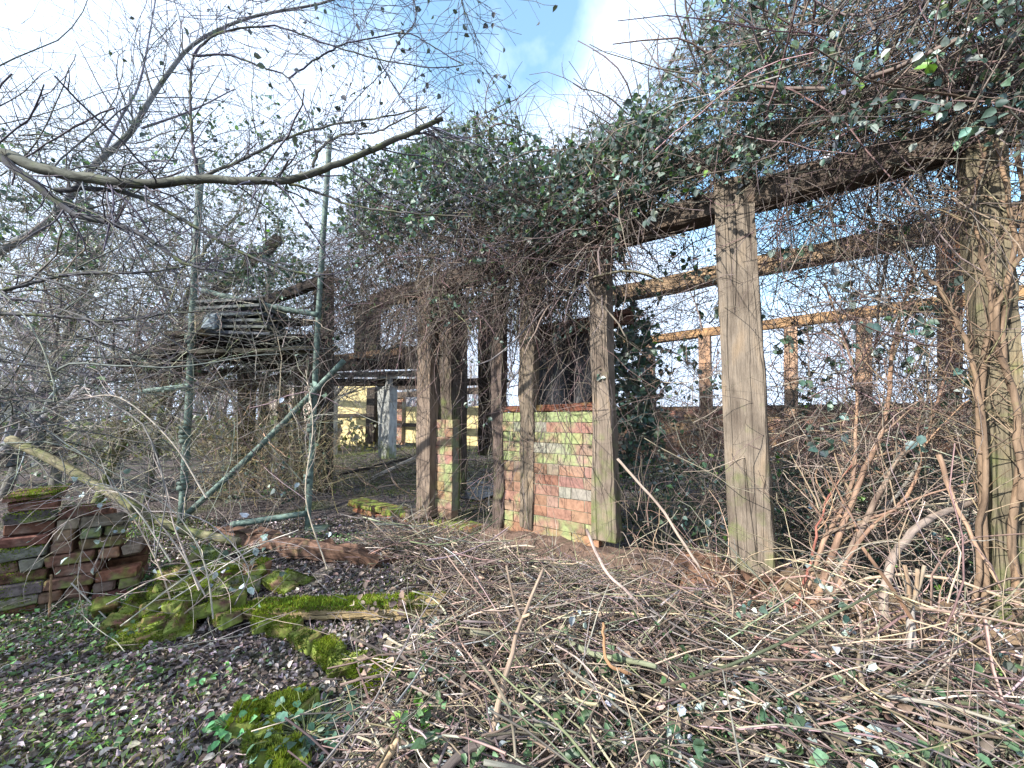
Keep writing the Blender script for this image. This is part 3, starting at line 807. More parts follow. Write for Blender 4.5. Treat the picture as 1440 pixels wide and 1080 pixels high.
# mossy kerb running toward the camera
kerb = [(372, 872, .30), (400, 884, .30), (430, 900, .30), (462, 918, .28), (492, 935, .26), (525, 950, .26)]
lk = ['moss topped kerb brick nearest the fallen mossy beam', 'second moss topped brick from the beam in the buried kerb', 'third moss topped brick from the beam in the buried kerb', 'fourth moss topped brick from the beam in the buried kerb', 'low mossy brick next to the end of the buried kerb', 'bright yellow green mossy brick at the free end of the buried kerb']
for k, (u, v, l) in enumerate(kerb):
    c = on(u, v, .04)
    M = rot(R(-38) + rng.normal(0, .25), rng.normal(0, .18), rng.normal(0, .18))
    o = one_brick(c, M, (.19, .16, .2, .14, .18, .17)[k], (.11, .09, .08, .10, .08, .12)[k], .08, lk[k], 'mossy kerb bricks', jit((.22, .12, .07), 1, .1)[0], .4, 'kerb_brick', (900, 700, 500, 800, 500, 2200)[k], (.016, .016, .012, .016, .012, .028)[k])
for k, (u, v) in enumerate(((345, 1015), (372, 1050), (395, 1000), (425, 990), (405, 1075))):
    c = on(u, v, .02)
    M = rot(R(-50) + rng.normal(0, .2), rng.normal(0, .12), rng.normal(0, .12))
    one_brick(c, M, .15, .09, .07, ['mossy brick with bright cushion above the sprawling ivy', 'mossy brick leading down to the picture edge among ivy', 'half buried mossy brick behind the ivy leaves', 'low mossy brick under twigs above the ivy', 'mossy brick at the bottom edge beside the ivy'][k], 'mossy bricks in the ivy', jit((.20, .12, .07), 1, .1)[0], .4, 'mossy_brick', 1500, .02)

# ------------------------------------------------------------------ fallen timbers
a, b = on(348, 858, .05), on(622, 850, .05)
mb = MB(); dirw = nrm(b - a); timber(mb, a + Z3 * .0, b, Z3, .065, .12, np.array([.40, .30, .16]), 30, .008, .1)
o = mb.build('fallen_beam', M_OAK); tag(o, 'fallen squared beam with a thick mossy top and pale yellow side', 'fallen beam')
mm = MB(); n = 5200
t = rng.random(n); dy = (rng.random(n) - .5) * .125
p = a + (b - a) * t[:, None] + np.cross(Z3, dirw) * dy[:, None] + Z3 * .033
nz = vnoise(t * 26, dy * 60)
keep = nz > -.42 + .35 * (t > .8); p = p[keep]
blades(mm, p, np.tile([0, -.15, 1.], (len(p), 1)) + rng.normal(0, .5, (len(p), 3)), .020 * (.5 + 1.3 * np.clip(nz[keep] + .4, 0, 1)), .004, jit((.17, .22, .035), len(p), .4, .12))
n = 1200; t = rng.random(n); p = a + (b - a) * t[:, None] - np.cross(Z3, dirw) * .063 + Z3 * (.033 - .02 * rng.random(n) ** 2)[:, None]
blades(mm, p, np.tile([0, -1, -.2], (n, 1)) + rng.normal(0, .4, (n, 3)), .014, .004, jit((.13, .17, .03), n, .35, .1))
mm.build('moss', M_MOSS, o)

mb = MB(); timber(mb, on(308, 752, .08), on(545, 790, .03), Z3, .11, .12, np.array([.15, .088, .062]), 26, .018, .15, algae=(.1, .15, .05))
tag(mb.build('rotten_beam', M_DARKWOOD), 'rotten red brown beam lying on the ground before the scaffold', 'fallen beam')
mb = MB(); P = smoothline([at(14, 618, 3.5), at(70, 645, 3.45), at(150, 690, 3.35), at(235, 738, 3.2), at(335, 762, 2.95)], 30)
tubes(mb, P, np.linspace(.040, .030, 30)[None], 8, np.array([.20, .18, .115, .30]), True)
tag(mb.build('fallen_pole', M_BARK, smooth=True), 'long pale mossy pole leaning down across the top of the brick stack', 'fallen pole')

# low grey shed far left
sh = empty('low_shed', at(10, 650, 5.5), 'low grey shed roof with dark open front at the left edge of the yard', 'shed')
mb = MB(); timber(mb, at(-90, 560, 5.6), at(66, 556, 5.6), [0, 1, 0], 1.2, .10, np.array([.22, .21, .22]), 12, .01, .1, algae=(.2, .2)); mb.build('roof', M_SLATE, sh)
mb = MB(); timber(mb, at(-90, 620, 6.1), at(60, 615, 6.1), Z3, .9, .08, np.array([.05, .045, .04]), 6, .008); mb.build('wall', M_DARKWOOD, sh)
for u in (18, 52):
    mb = MB(); timber(mb, at(u, 655, 5.2), at(u, 563, 5.2), [1, 0, 0], .09, .09, np.array([.12, .14, .15]), 8, .006); mb.build('post', M_OAK, sh)

# ------------------------------------------------------------------ foliage helpers
DK = np.array([.065, .105, .092]); MID = np.array([.12, .175, .145]); PALE = np.array([.30, .345, .325]); LIME = np.array([.13, .24, .05])


def inpoly(p, poly):
    x, y = p[:, 0], p[:, 1]; c = np.zeros(len(p), bool); m = len(poly)
    for i in range(m):
        x1, y1 = poly[i]; x2, y2 = poly[(i + 1) % m]
        cr = ((y1 > y) != (y2 > y)) & (x < (x2 - x1) * (y - y1) / (y2 - y1 + 1e-9) + x1)
        c ^= cr
    return c


def cloud(poly, n, Da, Db, noise=0., ns=.02, seed=0, yd=False):
    """n points in the volume seen through photo polygon, between facade planes Da..Db"""
    poly = np.array(poly, float); lo, hi = poly.min(0), poly.max(0)
    out = np.zeros((0, 2))
    while len(out) < n:
        q = lo + (hi - lo) * rng.random((n * 2, 2)); q = q[inpoly(q, poly)]
        if noise > 0: q = q[vnoise(q[:, 0] * ns + seed, q[:, 1] * ns + seed * 3) + rng.normal(0, .12, len(q)) > noise - .5]
        out = np.concatenate([out, q])
    q = out[:n]
    x, y = (q[:, 0] - 720) / F, (540 - q[:, 1]) / F
    c, s = math.cos(PITCH), math.sin(PITCH)
    r = np.stack([x, c - y * s, s + y * c], 1)
    D = Da + (Db - Da) * rng.random(n)
    t = D / (r[:, 1] if yd else (r[:, 0] * N[0] + r[:, 1] * N[1]))
    return CAM + r * t[:, None]


def rdir(n, z=0., zs=1.):
    d = rng.normal(size=(n, 3)); d[:, 2] = d[:, 2] * zs + z
    return nrm(d)


TW = np.array([.135, .108, .095]); TWG = np.array([.12, .11, .105])


def bramble(name, label, canes_, leaf_, cat='bramble', leafmat=None, group=None, twcol=TW, yd=False):
    """canes_: list of (poly,n,Da,Db,Lmin,Lmax,zdir,grav,r); leaf_: list of (poly,n,Da,Db,smin,smax,palefrac,noise,hi)"""
    mb = MB(); ml = MB()
    for (poly, n, Da, Db, L0, L1, zd, gv, r) in canes_:
        p = cloud(poly, n, Da, Db, yd=yd)
        Q = walk(p, rdir(n, zd), rng.uniform(L0, L1, n), 7, .16, gv)
        rr = r * np.exp(rng.normal(0, .4, n))[:, None] * np.linspace(1, .5, 7)
        tubes(mb, Q, rr, 3, jit(twcol, n, .35, .08))
        if len(p) > 30:
            Q2, r2 = branch(Q, rr, n, .06, .3, 5, 1.0, .15, rf=.7)
            tubes(mb, Q2, r2, 3, jit(twcol, n, .35, .08))
    for (poly, n, Da, Db, s0, s1, pf, ns, hi) in leaf_:
        ns_ = max(4, n // 7)
        p0_ = cloud(poly, ns_, Da, Db, ns, .018, rng.random() * 9, yd)
        Qs = walk(p0_, rdir(ns_, -.1), rng.uniform(.10, .30, ns_), 6, .22, .12)
        tubes(mb, Qs, .0014, 3, jit(twcol, ns_, .3))
        p = (Qs[:, :, None] * .5 + np.roll(Qs, -1, 1)[:, :, None] * .5)[:, :5, 0]; n = ns_ * 7
        p = np.concatenate([p.reshape(-1, 3), Qs[:, 5], Qs[:, 3]])[:n]
        sid = np.concatenate([np.repeat(np.arange(ns_), 5), np.arange(ns_), np.arange(ns_)])[:n]
        shade = np.exp(rng.normal(0, .25, ns_))[sid][:, None]; n = len(p)
        T = np.where(rng.random((n, 1)) < .3, jit(MID, n, .3, .1), jit(DK, n, .35, .12))
        T = np.where(rng.random((n, 1)) < pf, jit(PALE, n, .25, .04), T)
        T = np.where(rng.random((n, 1)) < .012, jit(LIME, n, .2, .05), T)
        T = T * shade
        nm = nrm(rng.normal(0, .8, (n, 3)) + np.array([-.5, -.8, .6]))
        leaves(ml, p, rdir(n, -.6), nm, rng.uniform(s0, s1, n), T, .38, .3, True)
    o0 = np.concatenate(mb.v); c = o0.mean(0)
    root = empty(name, (c[0], c[1], o0[:, 2].min()), label, cat, group)
    if mb.n: mb.build('stem_tangle', M_TWIG, root)
    if ml.n: ml.build('foliage', leafmat or M_LEAF, root)
    return root


# --- thicket over the wall plate, centre
polyC = [(470, 300), (500, 255), (560, 205), (620, 185), (680, 150), (735, 180), (770, 215), (830, 180), (870, 168), (920, 140), (960, 240), (900, 330), (830, 350), (700, 375), (600, 360), (480, 380)]
polyTw = [(440, 330), (560, 290), (700, 280), (900, 270), (860, 370), (760, 440), (640, 460), (520, 455), (440, 470)]
polyTop = [(500, 265), (600, 190), (690, 160), (760, 225), (860, 190), (930, 150), (950, 260), (760, 320), (560, 320), (480, 330)]
bramble('bramble_thicket', 'dark leafy bramble and ivy thicket heaped over the middle of the wall plate',
        [(polyC, 1700, D0 - .35, D0 + .9, .25, .8, .2, .06, .0032), (polyTw, 5200, D0 - .25, D0 + .7, .2, .8, -.25, .08, .0036),
         ([(600, 160), (700, 140), (900, 150), (880, 250), (600, 260)], 60, D0 - .1, D0 + .5, .3, .7, .9, .02, .002)],
        [(polyC, 4200, D0 - .4, D0 + .9, .03, .062, .03, .36, False), (polyTw, 1500, D0 - .3, D0 + .8, .03, .055, .02, .4, False),
         (polyTop, 9000, D0 - .35, D0 + .7, .03, .062, .05, .28, False),
         ([(480, 250), (560, 200), (640, 190), (640, 300), (520, 330), (470, 320)], 1300, D0 - .7, D0 + .1, .035, .07, .04, .25, False)])
# --- right, over the plate and up out of the picture
polyR = [(900, 150), (940, 90), (985, 20), (1030, -60), (1500, -80), (1500, 150), (1380, 160), (1200, 200), (1050, 235), (900, 300)]
polyRt = [(880, 270), (1000, 205), (1200, 110), (1440, 40), (1500, 80), (1440, 170), (1300, 195), (1100, 240), (900, 300)]
bramble('bramble_thicket', 'tall sunlit bramble growing over the wall plate and above the two broad posts',
        [(polyR, 1200, D0 - .4, D0 + 1.1, .3, .9, .3, .05, .0026), (polyRt, 1100, D0 - .05, D0 + .5, .2, .7, .0, .05, .0026),
         ([(940, 60), (1500, -60), (1500, 60), (1000, 160)], 260, D0 - .5, D0 + .3, .5, 1.3, .8, .0, .004)],
        [(polyR, 4300, D0 - .5, D0 + 1.1, .02, .046, .07, .44, True), ([(880, 170), (940, 90), (1060, -10), (1150, 60), (1100, 220), (930, 280)], 1800, D0 - .3, D0 + .8, .026, .052, .06, .3, True), (polyRt, 650, D0 - .1, D0 + .4, .024, .05, .12, .4, True),
         ([(1150, -20), (1480, -20), (1480, 200), (1200, 220)], 130, D0 - .6, D0 - .2, .028, .05, .2, .35, True)])
# --- hanging canes in the doorway left of the panel
polyH = [(590, 400), (850, 390), (850, 560), (780, 640), (700, 700), (640, 560), (590, 520)]
bramble('hanging_bramble', 'leafless bramble canes hanging down in front of the brick panel and dark sheet',
        [(polyH, 430, D0 - .2, D0 + .3, .3, .9, -.9, .12, .0024), ([(440, 390), (620, 380), (620, 490), (440, 510)], 900, D0 - .3, D0 + .9, .3, .9, -.7, .1, .003),
         ([(620, 420), (830, 400), (830, 470), (640, 480)], 500, D0 + .1, D0 + .6, .2, .6, -.3, .1, .003)],
        [(polyH, 90, D0 - .2, D0 + .3, .025, .05, .1, .3, False), ([(440, 390), (840, 380), (840, 470), (440, 500)], 500, D0, D0 + .7, .03, .05, .02, .4, False)])
# --- twiggy screen in the bays right
bay1 = [(866, 380), (1003, 300), (1022, 640), (870, 640)]
bay2 = [(1062, 285), (1362, 215), (1400, 620), (1085, 620)]
bramble('twig_screen', 'thin tangle of thorny twigs between the flared post and the wide cracked post',
        [(bay1, 750, D0 + .1, D0 + 2.2, .3, .9, .2, .03, .0024)],
        [(bay1, 300, D0 + .2, D0 + 2.0, .03, .06, .02, .4, False)], group='twig screens in the open bays')
bramble('twig_screen', 'thin tangle of thorny twigs between the wide cracked post and the stem wrapped post',
        [([(1062, 240), (1362, 190), (1370, 300), (1062, 330)], 260, D0 - .1, D0 + .4, .3, .9, -.8, .1, .0022), (bay2, 1900, D0 + .1, D0 + 2.2, .3, .9, .2, .03, .0024)],
        [(bay2, 520, D0 + .0, D0 + 2.0, .03, .065, .04, .45, False)], group='twig screens in the open bays')
# --- ivy column behind the flared post
ivc = [(862, 410), (905, 440), (930, 520), (925, 640), (862, 660), (855, 500)]
bramble('ivy_column', 'dense dark ivy growing up behind the post with the flared foot', [(ivc, 250, D0 + .5, D0 + 1.0, .2, .5, .3, .02, .002)],
        [(ivc, 1900, D0 + .45, D0 + 1.2, .04, .07, .02, .2, False)], 'ivy')
# --- dark low undergrowth inside the building, right
und = [(865, 640), (1022, 640), (1085, 640), (1400, 640), (1430, 850), (1090, 800), (1030, 770), (865, 760)]
mbu, mlu = MB(), MB()
p = cloud(und, 2600, D0 + .25, D0 + 3.2)
Q = walk(p, rdir(len(p), .1), rng.uniform(.2, .7, len(p)), 6, .2, .02)
tubes(mbu, Q, .0022 * np.exp(rng.normal(0, .3, (len(p), 1))) * np.linspace(1, .6, 6), 4, jit(TW * .75, len(p), .35))
p = cloud(und, 6500, D0 + .3, D0 + 3.0, .35)
leaves(mlu, p, rdir(len(p)), rdir(len(p), .6), rng.uniform(.025, .06, len(p)), np.where(rng.random((len(p), 1)) < .05, jit(LIME, len(p), .3), jit(DK * .8, len(p), .4, .15)))
root = empty('undergrowth', on(1200, 800), 'dark shaded undergrowth of twigs and ivy filling the floor of the open bays', 'undergrowth'); root['kind'] = 'stuff'
p = cloud([(1090, 600), (1400, 600), (1420, 840), (1090, 790)], 700, D0 + .15, D0 + 1.2)
Q = walk(p, rdir(700, .2), rng.uniform(.2, .8, 700), 6, .13, .02); tubes(mbu, Q, .0024 * np.linspace(1, .5, 6)[None], 4, jit((.26, .22, .18), 700, .35))
mbu.build('stem_tangle', M_TWIG, root); mlu.build('foliage', M_LEAF, root)

# --- thick stems: clump right
stems = empty('coppiced_shrub', on(1150, 870), 'clump of reddish brown shrub stems rising just right of the wide cracked post', 'shrub')
stl = [([(1130, 885), (1165, 800), (1200, 700), (1245, 590), (1260, 470), (1290, 370)], .018, (.26, .17, .12), 1.98),
       ([(1140, 890), (1190, 790), (1235, 700), (1270, 640), (1350, 590), (1400, 540)], .017, (.24, .18, .14), 1.95),
       ([(1120, 880), (1150, 780), (1195, 690), (1205, 600), (1200, 520), (1160, 400)], .013, (.30, .20, .14), 2.02),
       ([(1165, 890), (1185, 790), (1240, 720), (1290, 650), (1305, 560), (1300, 430)], .012, (.25, .24, .22), 2.0),
       ([(1150, 885), (1210, 760), (1280, 690), (1310, 590), (1340, 480), (1345, 380)], .010, (.27, .17, .12), 1.9),
       ([(1115, 870), (1140, 790), (1160, 710), (1200, 650)], .008, (.30, .12, .09), 2.0)]
allQ = []
for pts, r, c, Yd in stl:
    P = smoothline([at(u, v, Yd + .06 * k) for k, (u, v) in enumerate(pts)], 22); P[0, 2] = height(P[0, 0], P[0, 1])
    mb = MB(); rr = np.linspace(r, r * .4, 22); tubes(mb, P + rng.normal(0, .003, P.shape), rr[None], 8, np.array([*c, .1])); mb.build('stem', M_BARK, stems, smooth=True)
    allQ.append((P, rr))
mb = MB()
for P, rr in allQ:
    Q, r2 = branch(P[None], rr[None], 22, .15, .7, 7, .7, .12, rf=.5, t0=.25); tubes(mb, Q, r2, 5, jit((.2, .14, .1), 22))
    Q2, r3 = branch(Q, r2, 60, .08, .35, 5, .8, .15, rf=.6); tubes(mb, Q2, np.maximum(r3, .0014), 4, jit((.17, .12, .1), 60))
mb.build('twig_spray', M_TWIG, stems)
# bleached bent limb and cut stump on the right
mb = MB(); P = smoothline([at(1255, 890, 1.62), at(1243, 850, 1.65), at(1258, 780, 1.7), at(1300, 735, 1.75), at(1345, 715, 1.85), at(1385, 700, 1.95)], 24)
tubes(mb, P + rng.normal(0, .002, P.shape), np.linspace(.017, .012, 24)[None], 9, np.array([.27, .215, .18, .05]), True)
tag(mb.build('bent_limb', M_BARK, smooth=True), 'thick bleached limb bending up to the right before the shrub stems', 'branch')
st = empty('cut_stump', at(1280, 930, 1.52), 'splintered pale stump with broken snags beside the bleached bent limb', 'stump')
mb = MB(); P = smoothline([at(1284, 950, 1.5), at(1281, 880, 1.52), at(1278, 815, 1.54)], 10); tubes(mb, P, np.linspace(.016, .011, 10)[None], 8, np.array([.33, .30, .27, 0]), True); mb.build('trunk', M_BARK, st, smooth=True)
for (u0, v0, u1_, v1, c) in ((1278, 850, 1272, 795, (.34, .24, .16)), (1282, 850, 1290, 800, (.30, .22, .15)), (1276, 860, 1300, 795, (.33, .27, .2)), (1300, 900, 1213, 770, (.24, .15, .10))):
    mb = MB(); tubes(mb, smoothline([at(u0, v0, 1.52), at((u0 + u1_) / 2 + 3, (v0 + v1) / 2, 1.51), at(u1_, v1, 1.5)], 6), np.linspace(.008, .006, 6)[None], 6, np.array([*c, 0]), True); mb.build('snag', M_STICK, st)
# climbing stems on the right post
cl = empty('climber', fac(1420, 905, D0 - .05), 'old woody climber twisting up the green tinged post at the edge', 'climbing plant')
for k, pts in enumerate(([(1385, 900), (1382, 700), (1378, 560), (1395, 420), (1372, 300), (1390, 190)], [(1432, 905), (1425, 760), (1436, 620), (1410, 480), (1425, 330), (1400, 200)], [(1440, 700), (1425, 560), (1400, 450), (1440, 330), (1430, 200)], [(1370, 870), (1385, 640), (1368, 520), (1340, 440), (1300, 380)])):
    mb = MB(); P = smoothline([fac(u, v, D0 - .03 - .012 * k) for u, v in pts], 30); P += rng.normal(0, .004, P.shape)
    tubes(mb, P, np.linspace(.017 - .002 * k, .008, 30)[None], 7, np.array([.20, .14, .095, .1])); mb.build('stem', M_BARK, cl, smooth=True)
    if k == 0: PP = [P]
    else: PP.append(P)
mb = MB()
for P in PP:
    Q, r2 = branch(P[None], np.full((1, 30), .008), 40, .1, .5, 6, .8, .15, rf=.35); tubes(mb, Q, r2, 4, jit((.2, .15, .1), 40))
mb.build('twig_spray', M_TWIG, cl)

# ------------------------------------------------------------------ big overhanging branch (tree stands outside on the left)
ov = empty('overhanging_tree', at(-330, 640, 2.3), 'mossy grey limb with bare twigs reaching in from the left across the sky', 'tree')
def limb(pts, Yd, r0, r1, name, n=34, tint=(.13, .135, .105), al=.25, dY=0.):
    P = smoothline([at(u, v, Yd + dY * k) for k, (u, v) in enumerate(pts)], n); P += rng.normal(0, .0025, P.shape)
    mb = MB(); rr = np.linspace(r0, r1, n); tubes(mb, P, rr[None], 9, np.array([*tint, al])); mb.build(name, M_BARK, ov, smooth=True)
    return P, rr


TP, TR = [], []
def L(*a, **k):
    P, r = limb(*a, **k); TP.append(P); TR.append(r)
DKB = (.075, .075, .085)
L([(-330, 640), (-320, 400), (-290, 200), (-300, -100)], 2.3, .11, .07, 'trunk')
L([(-290, 200), (-120, 190), (0, 215), (60, 238), (130, 252), (200, 259), (280, 252), (395, 254), (470, 232), (560, 195), (622, 166)], 2.25, .042, .014, 'limb', n=60, tint=(.105, .11, .09), al=.16)
L([(-60, 190), (0, 222), (70, 275), (105, 302), (140, 310), (200, 330), (260, 370), (330, 385)], 2.2, .026, .006, 'bough', tint=DKB)
L([(80, 268), (130, 265), (190, 275), (250, 305), (300, 335), (350, 360), (400, 378), (450, 390)], 2.3, .016, .006, 'bough', tint=DKB)
L([(-100, 430), (0, 410), (100, 386), (200, 383), (260, 375)], 2.5, .015, .005, 'bough', tint=DKB)
L([(-100, 445), (0, 441), (110, 448), (160, 452), (240, 440), (330, 437)], 2.5, .013, .004, 'bough', tint=DKB)
L([(-50, 500), (0, 508), (90, 520), (170, 538), (240, 520)], 2.6, .010, .004, 'bough', tint=DKB)
L([(279, 250), (270, 190), (268, 120), (272, 78)], 2.3, .010, .006, 'bough', tint=(.10, .085, .10))
L([(272, 78), (320, 78), (370, 95), (405, 110), (435, 165), (445, 200)], 2.3, .0075, .003, 'bough', tint=(.08, .075, .12))
L([(272, 76), (300, 50), (350, 38), (400, 40), (460, 62), (520, 80), (600, 95), (652, 92)], 2.35, .0075, .003, 'bough', tint=(.08, .075, .12))
L([(405, 110), (450, 80), (490, 60), (570, 48), (600, 60), (652, 92)], 2.35, .006, .003, 'bough', tint=(.08, .075, .12))
L([(280, 250), (340, 225), (400, 195), (470, 175), (540, 165), (600, 150)], 2.4, .011, .004, 'bough', tint=(.13, .13, .12))
L([(395, 254), (440, 268), (500, 290), (580, 300), (665, 305)], 2.3, .009, .004, 'bough', tint=(.13, .12, .11))
L([(440, 235), (450, 210), (480, 190), (530, 185), (600, 150)], 2.35, .010, .004, 'bough', tint=(.13, .13, .11))
L([(560, -60), (585, 20), (560, 60), (540, 100), (490, 150), (460, 210)], 2.4, .005, .002, 'bough', tint=(.08, .075, .10))
L([(520, 60), (560, 130), (600, 180), (640, 260)], 2.4, .005, .002, 'bough', tint=(.08, .075, .10))
L([(640, -40), (650, 5), (658, 28)], 2.4, .004, .002, 'bough', tint=(.05, .05, .06))
mb = MB(); ml = MB()
for k, (P, r) in enumerate(zip(TP[1:], TR[1:])):
    nb = 26 if k > 0 else 40
    Q, r2 = branch(P[None], r[None], nb, .15, .75, 8, .75, .12, rf=.38, t0=.1); r2 = np.clip(r2, .0016, .005); tubes(mb, Q, r2, 5, jit((.085, .08, .10), nb, .25))
    Q2, r3 = branch(Q, r2, nb * 2, .06, .4, 6, .7, .13, rf=.6); r3 = np.maximum(r3, .0012); tubes(mb, Q2, r3, 4, jit((.09, .08, .10), nb * 2, .25))
    if k >= 6:
        m = 3 * nb // 4; sel = rng.choice(len(Q2), min(m, len(Q2)), False); pp = Q2[sel, -1]
        leaves(ml, pp, rdir(len(pp), -1.), rdir(len(pp)), rng.uniform(.025, .05, len(pp)), jit((.05, .06, .075), len(pp), .3), hi=True)
# unseen evergreen ivy added toward the sun to shade the left of the yard
nI = 1700
q = rng.normal(size=(nI, 3)); q = nrm(q) * (rng.random((nI, 1)) ** .4)
tq = rng.random((nI, 1))
cc = np.array([-5.3, 1.5, 2.1]) * (1 - tq) + np.array([-4.3, -.5, 1.8]) * tq
pI = cc + q * np.array([.9, .8, 1.25])
pI = pI[vnoise(pI[:, 0] * 1.8 + 7, pI[:, 1] * 1.8 + pI[:, 2] * 1.5) > -.28]
mi = MB(); leaves(mi, pI, rdir(len(pI), -.4), rdir(len(pI)), rng.uniform(.07, .13, len(pI)), jit((.05, .08, .04), len(pI), .3)); mi.build('shade_ivy_foliage', M_LEAF, ov)
# bundle of whippy twigs at the top
pa = np.stack([at(u, v, Yd) for u, v, Yd in zip(rng.uniform(180, 560, 70), rng.uniform(-80, 30, 70), rng.uniform(2.2, 3.2, 70))])
Q = walk(pa, nrm(rng.normal(size=(70, 3)) * .5 + np.array([.9, 0, -.35])), rng.uniform(.4, 1.2, 70), 10, .09, .01); tubes(mb, Q, .0028 * np.linspace(1, .4, 10)[None], 4, jit((.07, .07, .11), 70, .2))
Q2, r3 = branch(Q, np.full((70, 10), .003), 200, .1, .45, 6, .7, .12, rf=.55); tubes(mb, Q2, r3, 3, jit((.07, .07, .11), 200, .2))
pp = Q2[rng.choice(200, 60, False), -1]; leaves(ml, pp, rdir(60, -1.), rdir(60), rng.uniform(.03, .055, 60), jit((.05, .06, .08), 60, .3), hi=True)
n = 90
pa = np.stack([at(u, v, Yd) for u, v, Yd in zip(rng.uniform(-140, 120, n), rng.uniform(120, 640, n), rng.uniform(2.2, 3.6, n))])
Q = walk(pa, nrm(rng.normal(size=(n, 3)) * .35 + np.array([1., .1, .05])), rng.uniform(.7, 2.0, n), 12, .08, .02); rq = rng.uniform(.003, .007, (n, 1)) * np.linspace(1, .35, 12); tubes(mb, Q, rq, 5, jit((.10, .105, .095), n, .25))
Q2, r3 = branch(Q, rq, 420, .15, .6, 7, .7, .12, rf=.5); tubes(mb, Q2, np.maximum(r3, .0014), 4, jit((.11, .11, .10), 420, .25))
n = 40
pa = np.stack([at(u, v, Yd) for u, v, Yd in zip(rng.uniform(60, 440, n), rng.uniform(280, 600, n), rng.uniform(2.6, 3.6, n))])
Q = walk(pa, nrm(rng.normal(size=(n, 3)) * .5 + np.array([.2, 0, -.9])), rng.uniform(.3, .9, n), 9, .1, .02); tubes(mb, Q, .0026 * np.linspace(1, .4, 9)[None], 4, jit((.20, .18, .16), n, .25))
mb.build('twig_spray', M_TWIG, ov); ml.build('foliage', M_LEAF, ov)

# ------------------------------------------------------------------ background trees
def tree(u, Yd, h, r0, lean, label, nb=22, nt=260, tint=(.17, .165, .155), leaf=0, name='bare_tree', al=.15, zt=None, group='bare trees behind the scaffold', tw=None, spread=.28):
    b = at(u, 600, Yd); b[2] = height(b[0], b[1]) - .05
    t = empty(name, b, label, 'tree', group)
    P = walk(b[None], np.array([[lean, rng.normal(0, .08), 1.]]), h, 14, .07)
    rr = np.linspace(r0, r0 * .25, 14)[None]
    mb = MB(); tubes(mb, P, rr, 9, np.array([*tint, al])); mb.build('trunk', M_BARK, t, smooth=True)
    mb = MB()
    Q, r2 = branch(P, rr, nb, h * .15, h * spread * 1.6, 9, .75, .13, rf=.5, t0=.18, up=.25); tubes(mb, Q, r2, 6, jit(tint, nb, .2))
    Q2, r3 = branch(Q, r2, nb * 4, h * .05, h * .2, 7, .8, .14, rf=.5); tubes(mb, Q2, r3, 4, jit(tw or tint, nb * 4, .25))
    Q3, r4 = branch(Q2, r3, nt, h * .02, h * .1, 5, .8, .15, rf=.6); tubes(mb, Q3, np.maximum(r4, .0016 * Yd / 4), 3, jit(tw or tint, nt, .25))
    mb.build('crown', M_TWIG, t)
    if leaf:
        ml = MB(); i = rng.integers(0, len(Q2), leaf); k = rng.integers(0, 7, leaf)
        p = Q2[i, k] + rng.normal(0, .07, (leaf, 3))
        leaves(ml, p, rdir(leaf, -.4), rdir(leaf), rng.uniform(.04, .08, leaf), jit((.075, .11, .05), leaf, .35, .12)); ml.build('foliage', M_LEAF, t)
    return t


tree(212, 5.2, 4.8, .05, .05, 'slim bare tree with green algae just left of the first steel upright', 26, 420, al=.3)
tree(142, 5.0, 2.0, .055, .18, 'short leaning mossy trunk behind the fallen pole', 12, 200, tint=(.2, .19, .12), al=.45)
tree(85, 6.2, 5.2, .07, -.06, 'grey bare tree behind the brick stack', 26, 500)
tree(15, 5.6, 5.0, .06, .1, 'bare tree by the low grey shed', 26, 500)
tree(-60, 5.0, 4.5, .06, .45, 'leaning bare tree slanting in across the upper left sky', 26, 500, tint=(.2, .2, .22))
tree(330, 7.0, 5.0, .06, -.02, 'bare tree with scattered ivy leaves behind the stacked roofing sheets', 28, 520, leaf=1400, name='ivy_clad_tree')
tree(170, 8.5, 6.0, .08, .02, 'ivy clad tree well back between the grey bare trees', 28, 520, leaf=2200, name='ivy_clad_tree')
tree(40, 9.0, 6.0, .08, .05, 'green ivy clad tree rising above the low grey shed', 28, 520, leaf=2200, name='ivy_clad_tree')
tree(420, 9.5, 5.5, .07, .0, 'pale bare tree behind the dark weathered post', 28, 520)
tree(260, 11., 7., .09, -.03, 'tall pale bare tree far behind the scaffold', 30, 600, tint=(.25, .24, .26))
tree(560, 14., 7., .09, .03, 'pale bare tree beyond the doorway of the ruin', 30, 600, tint=(.25, .24, .26))
tree(680, 16., 7.5, .09, -.03, 'pale bare tree beyond the brick panel', 30, 600, tint=(.25, .24, .26))
# leaning grey trunk crossing upper left
lt = empty('leaning_tree', at(-60, 620, 4.2), 'smooth blue grey trunk curving up from the left edge and arching over the limb', 'tree')
P = smoothline([at(u, v, 4.2) for u, v in ((-70, 560), (-20, 395), (0, 355), (70, 310), (130, 235), (180, 190), (205, 150), (235, 105), (275, 60), (350, 25), (450, 5), (520, -20))], 44)
mb = MB(); rr = np.linspace(.048, .010, 44); tubes(mb, P, rr[None], 9, np.array([.20, .21, .22, .2])); mb.build('trunk', M_BARK, lt, smooth=True)
P2 = smoothline([at(u, v, 4.2) for u, v in ((140, 225), (170, 165), (195, 120), (210, 50), (225, -40))], 20); r2_ = np.linspace(.017, .006, 20)
mb = MB(); tubes(mb, P2, r2_[None], 8, np.array([.22, .22, .28, .05])); mb.build('limb', M_BARK, lt, smooth=True)
P3 = smoothline([at(u, v, 4.2) for u, v in ((200, 180), (270, 155), (330, 125))], 12)
mb = MB(); tubes(mb, P3, np.linspace(.014, .006, 12)[None], 7, np.array([.2, .2, .26, .05])); mb.build('limb', M_BARK, lt, smooth=True)
mb = MB()
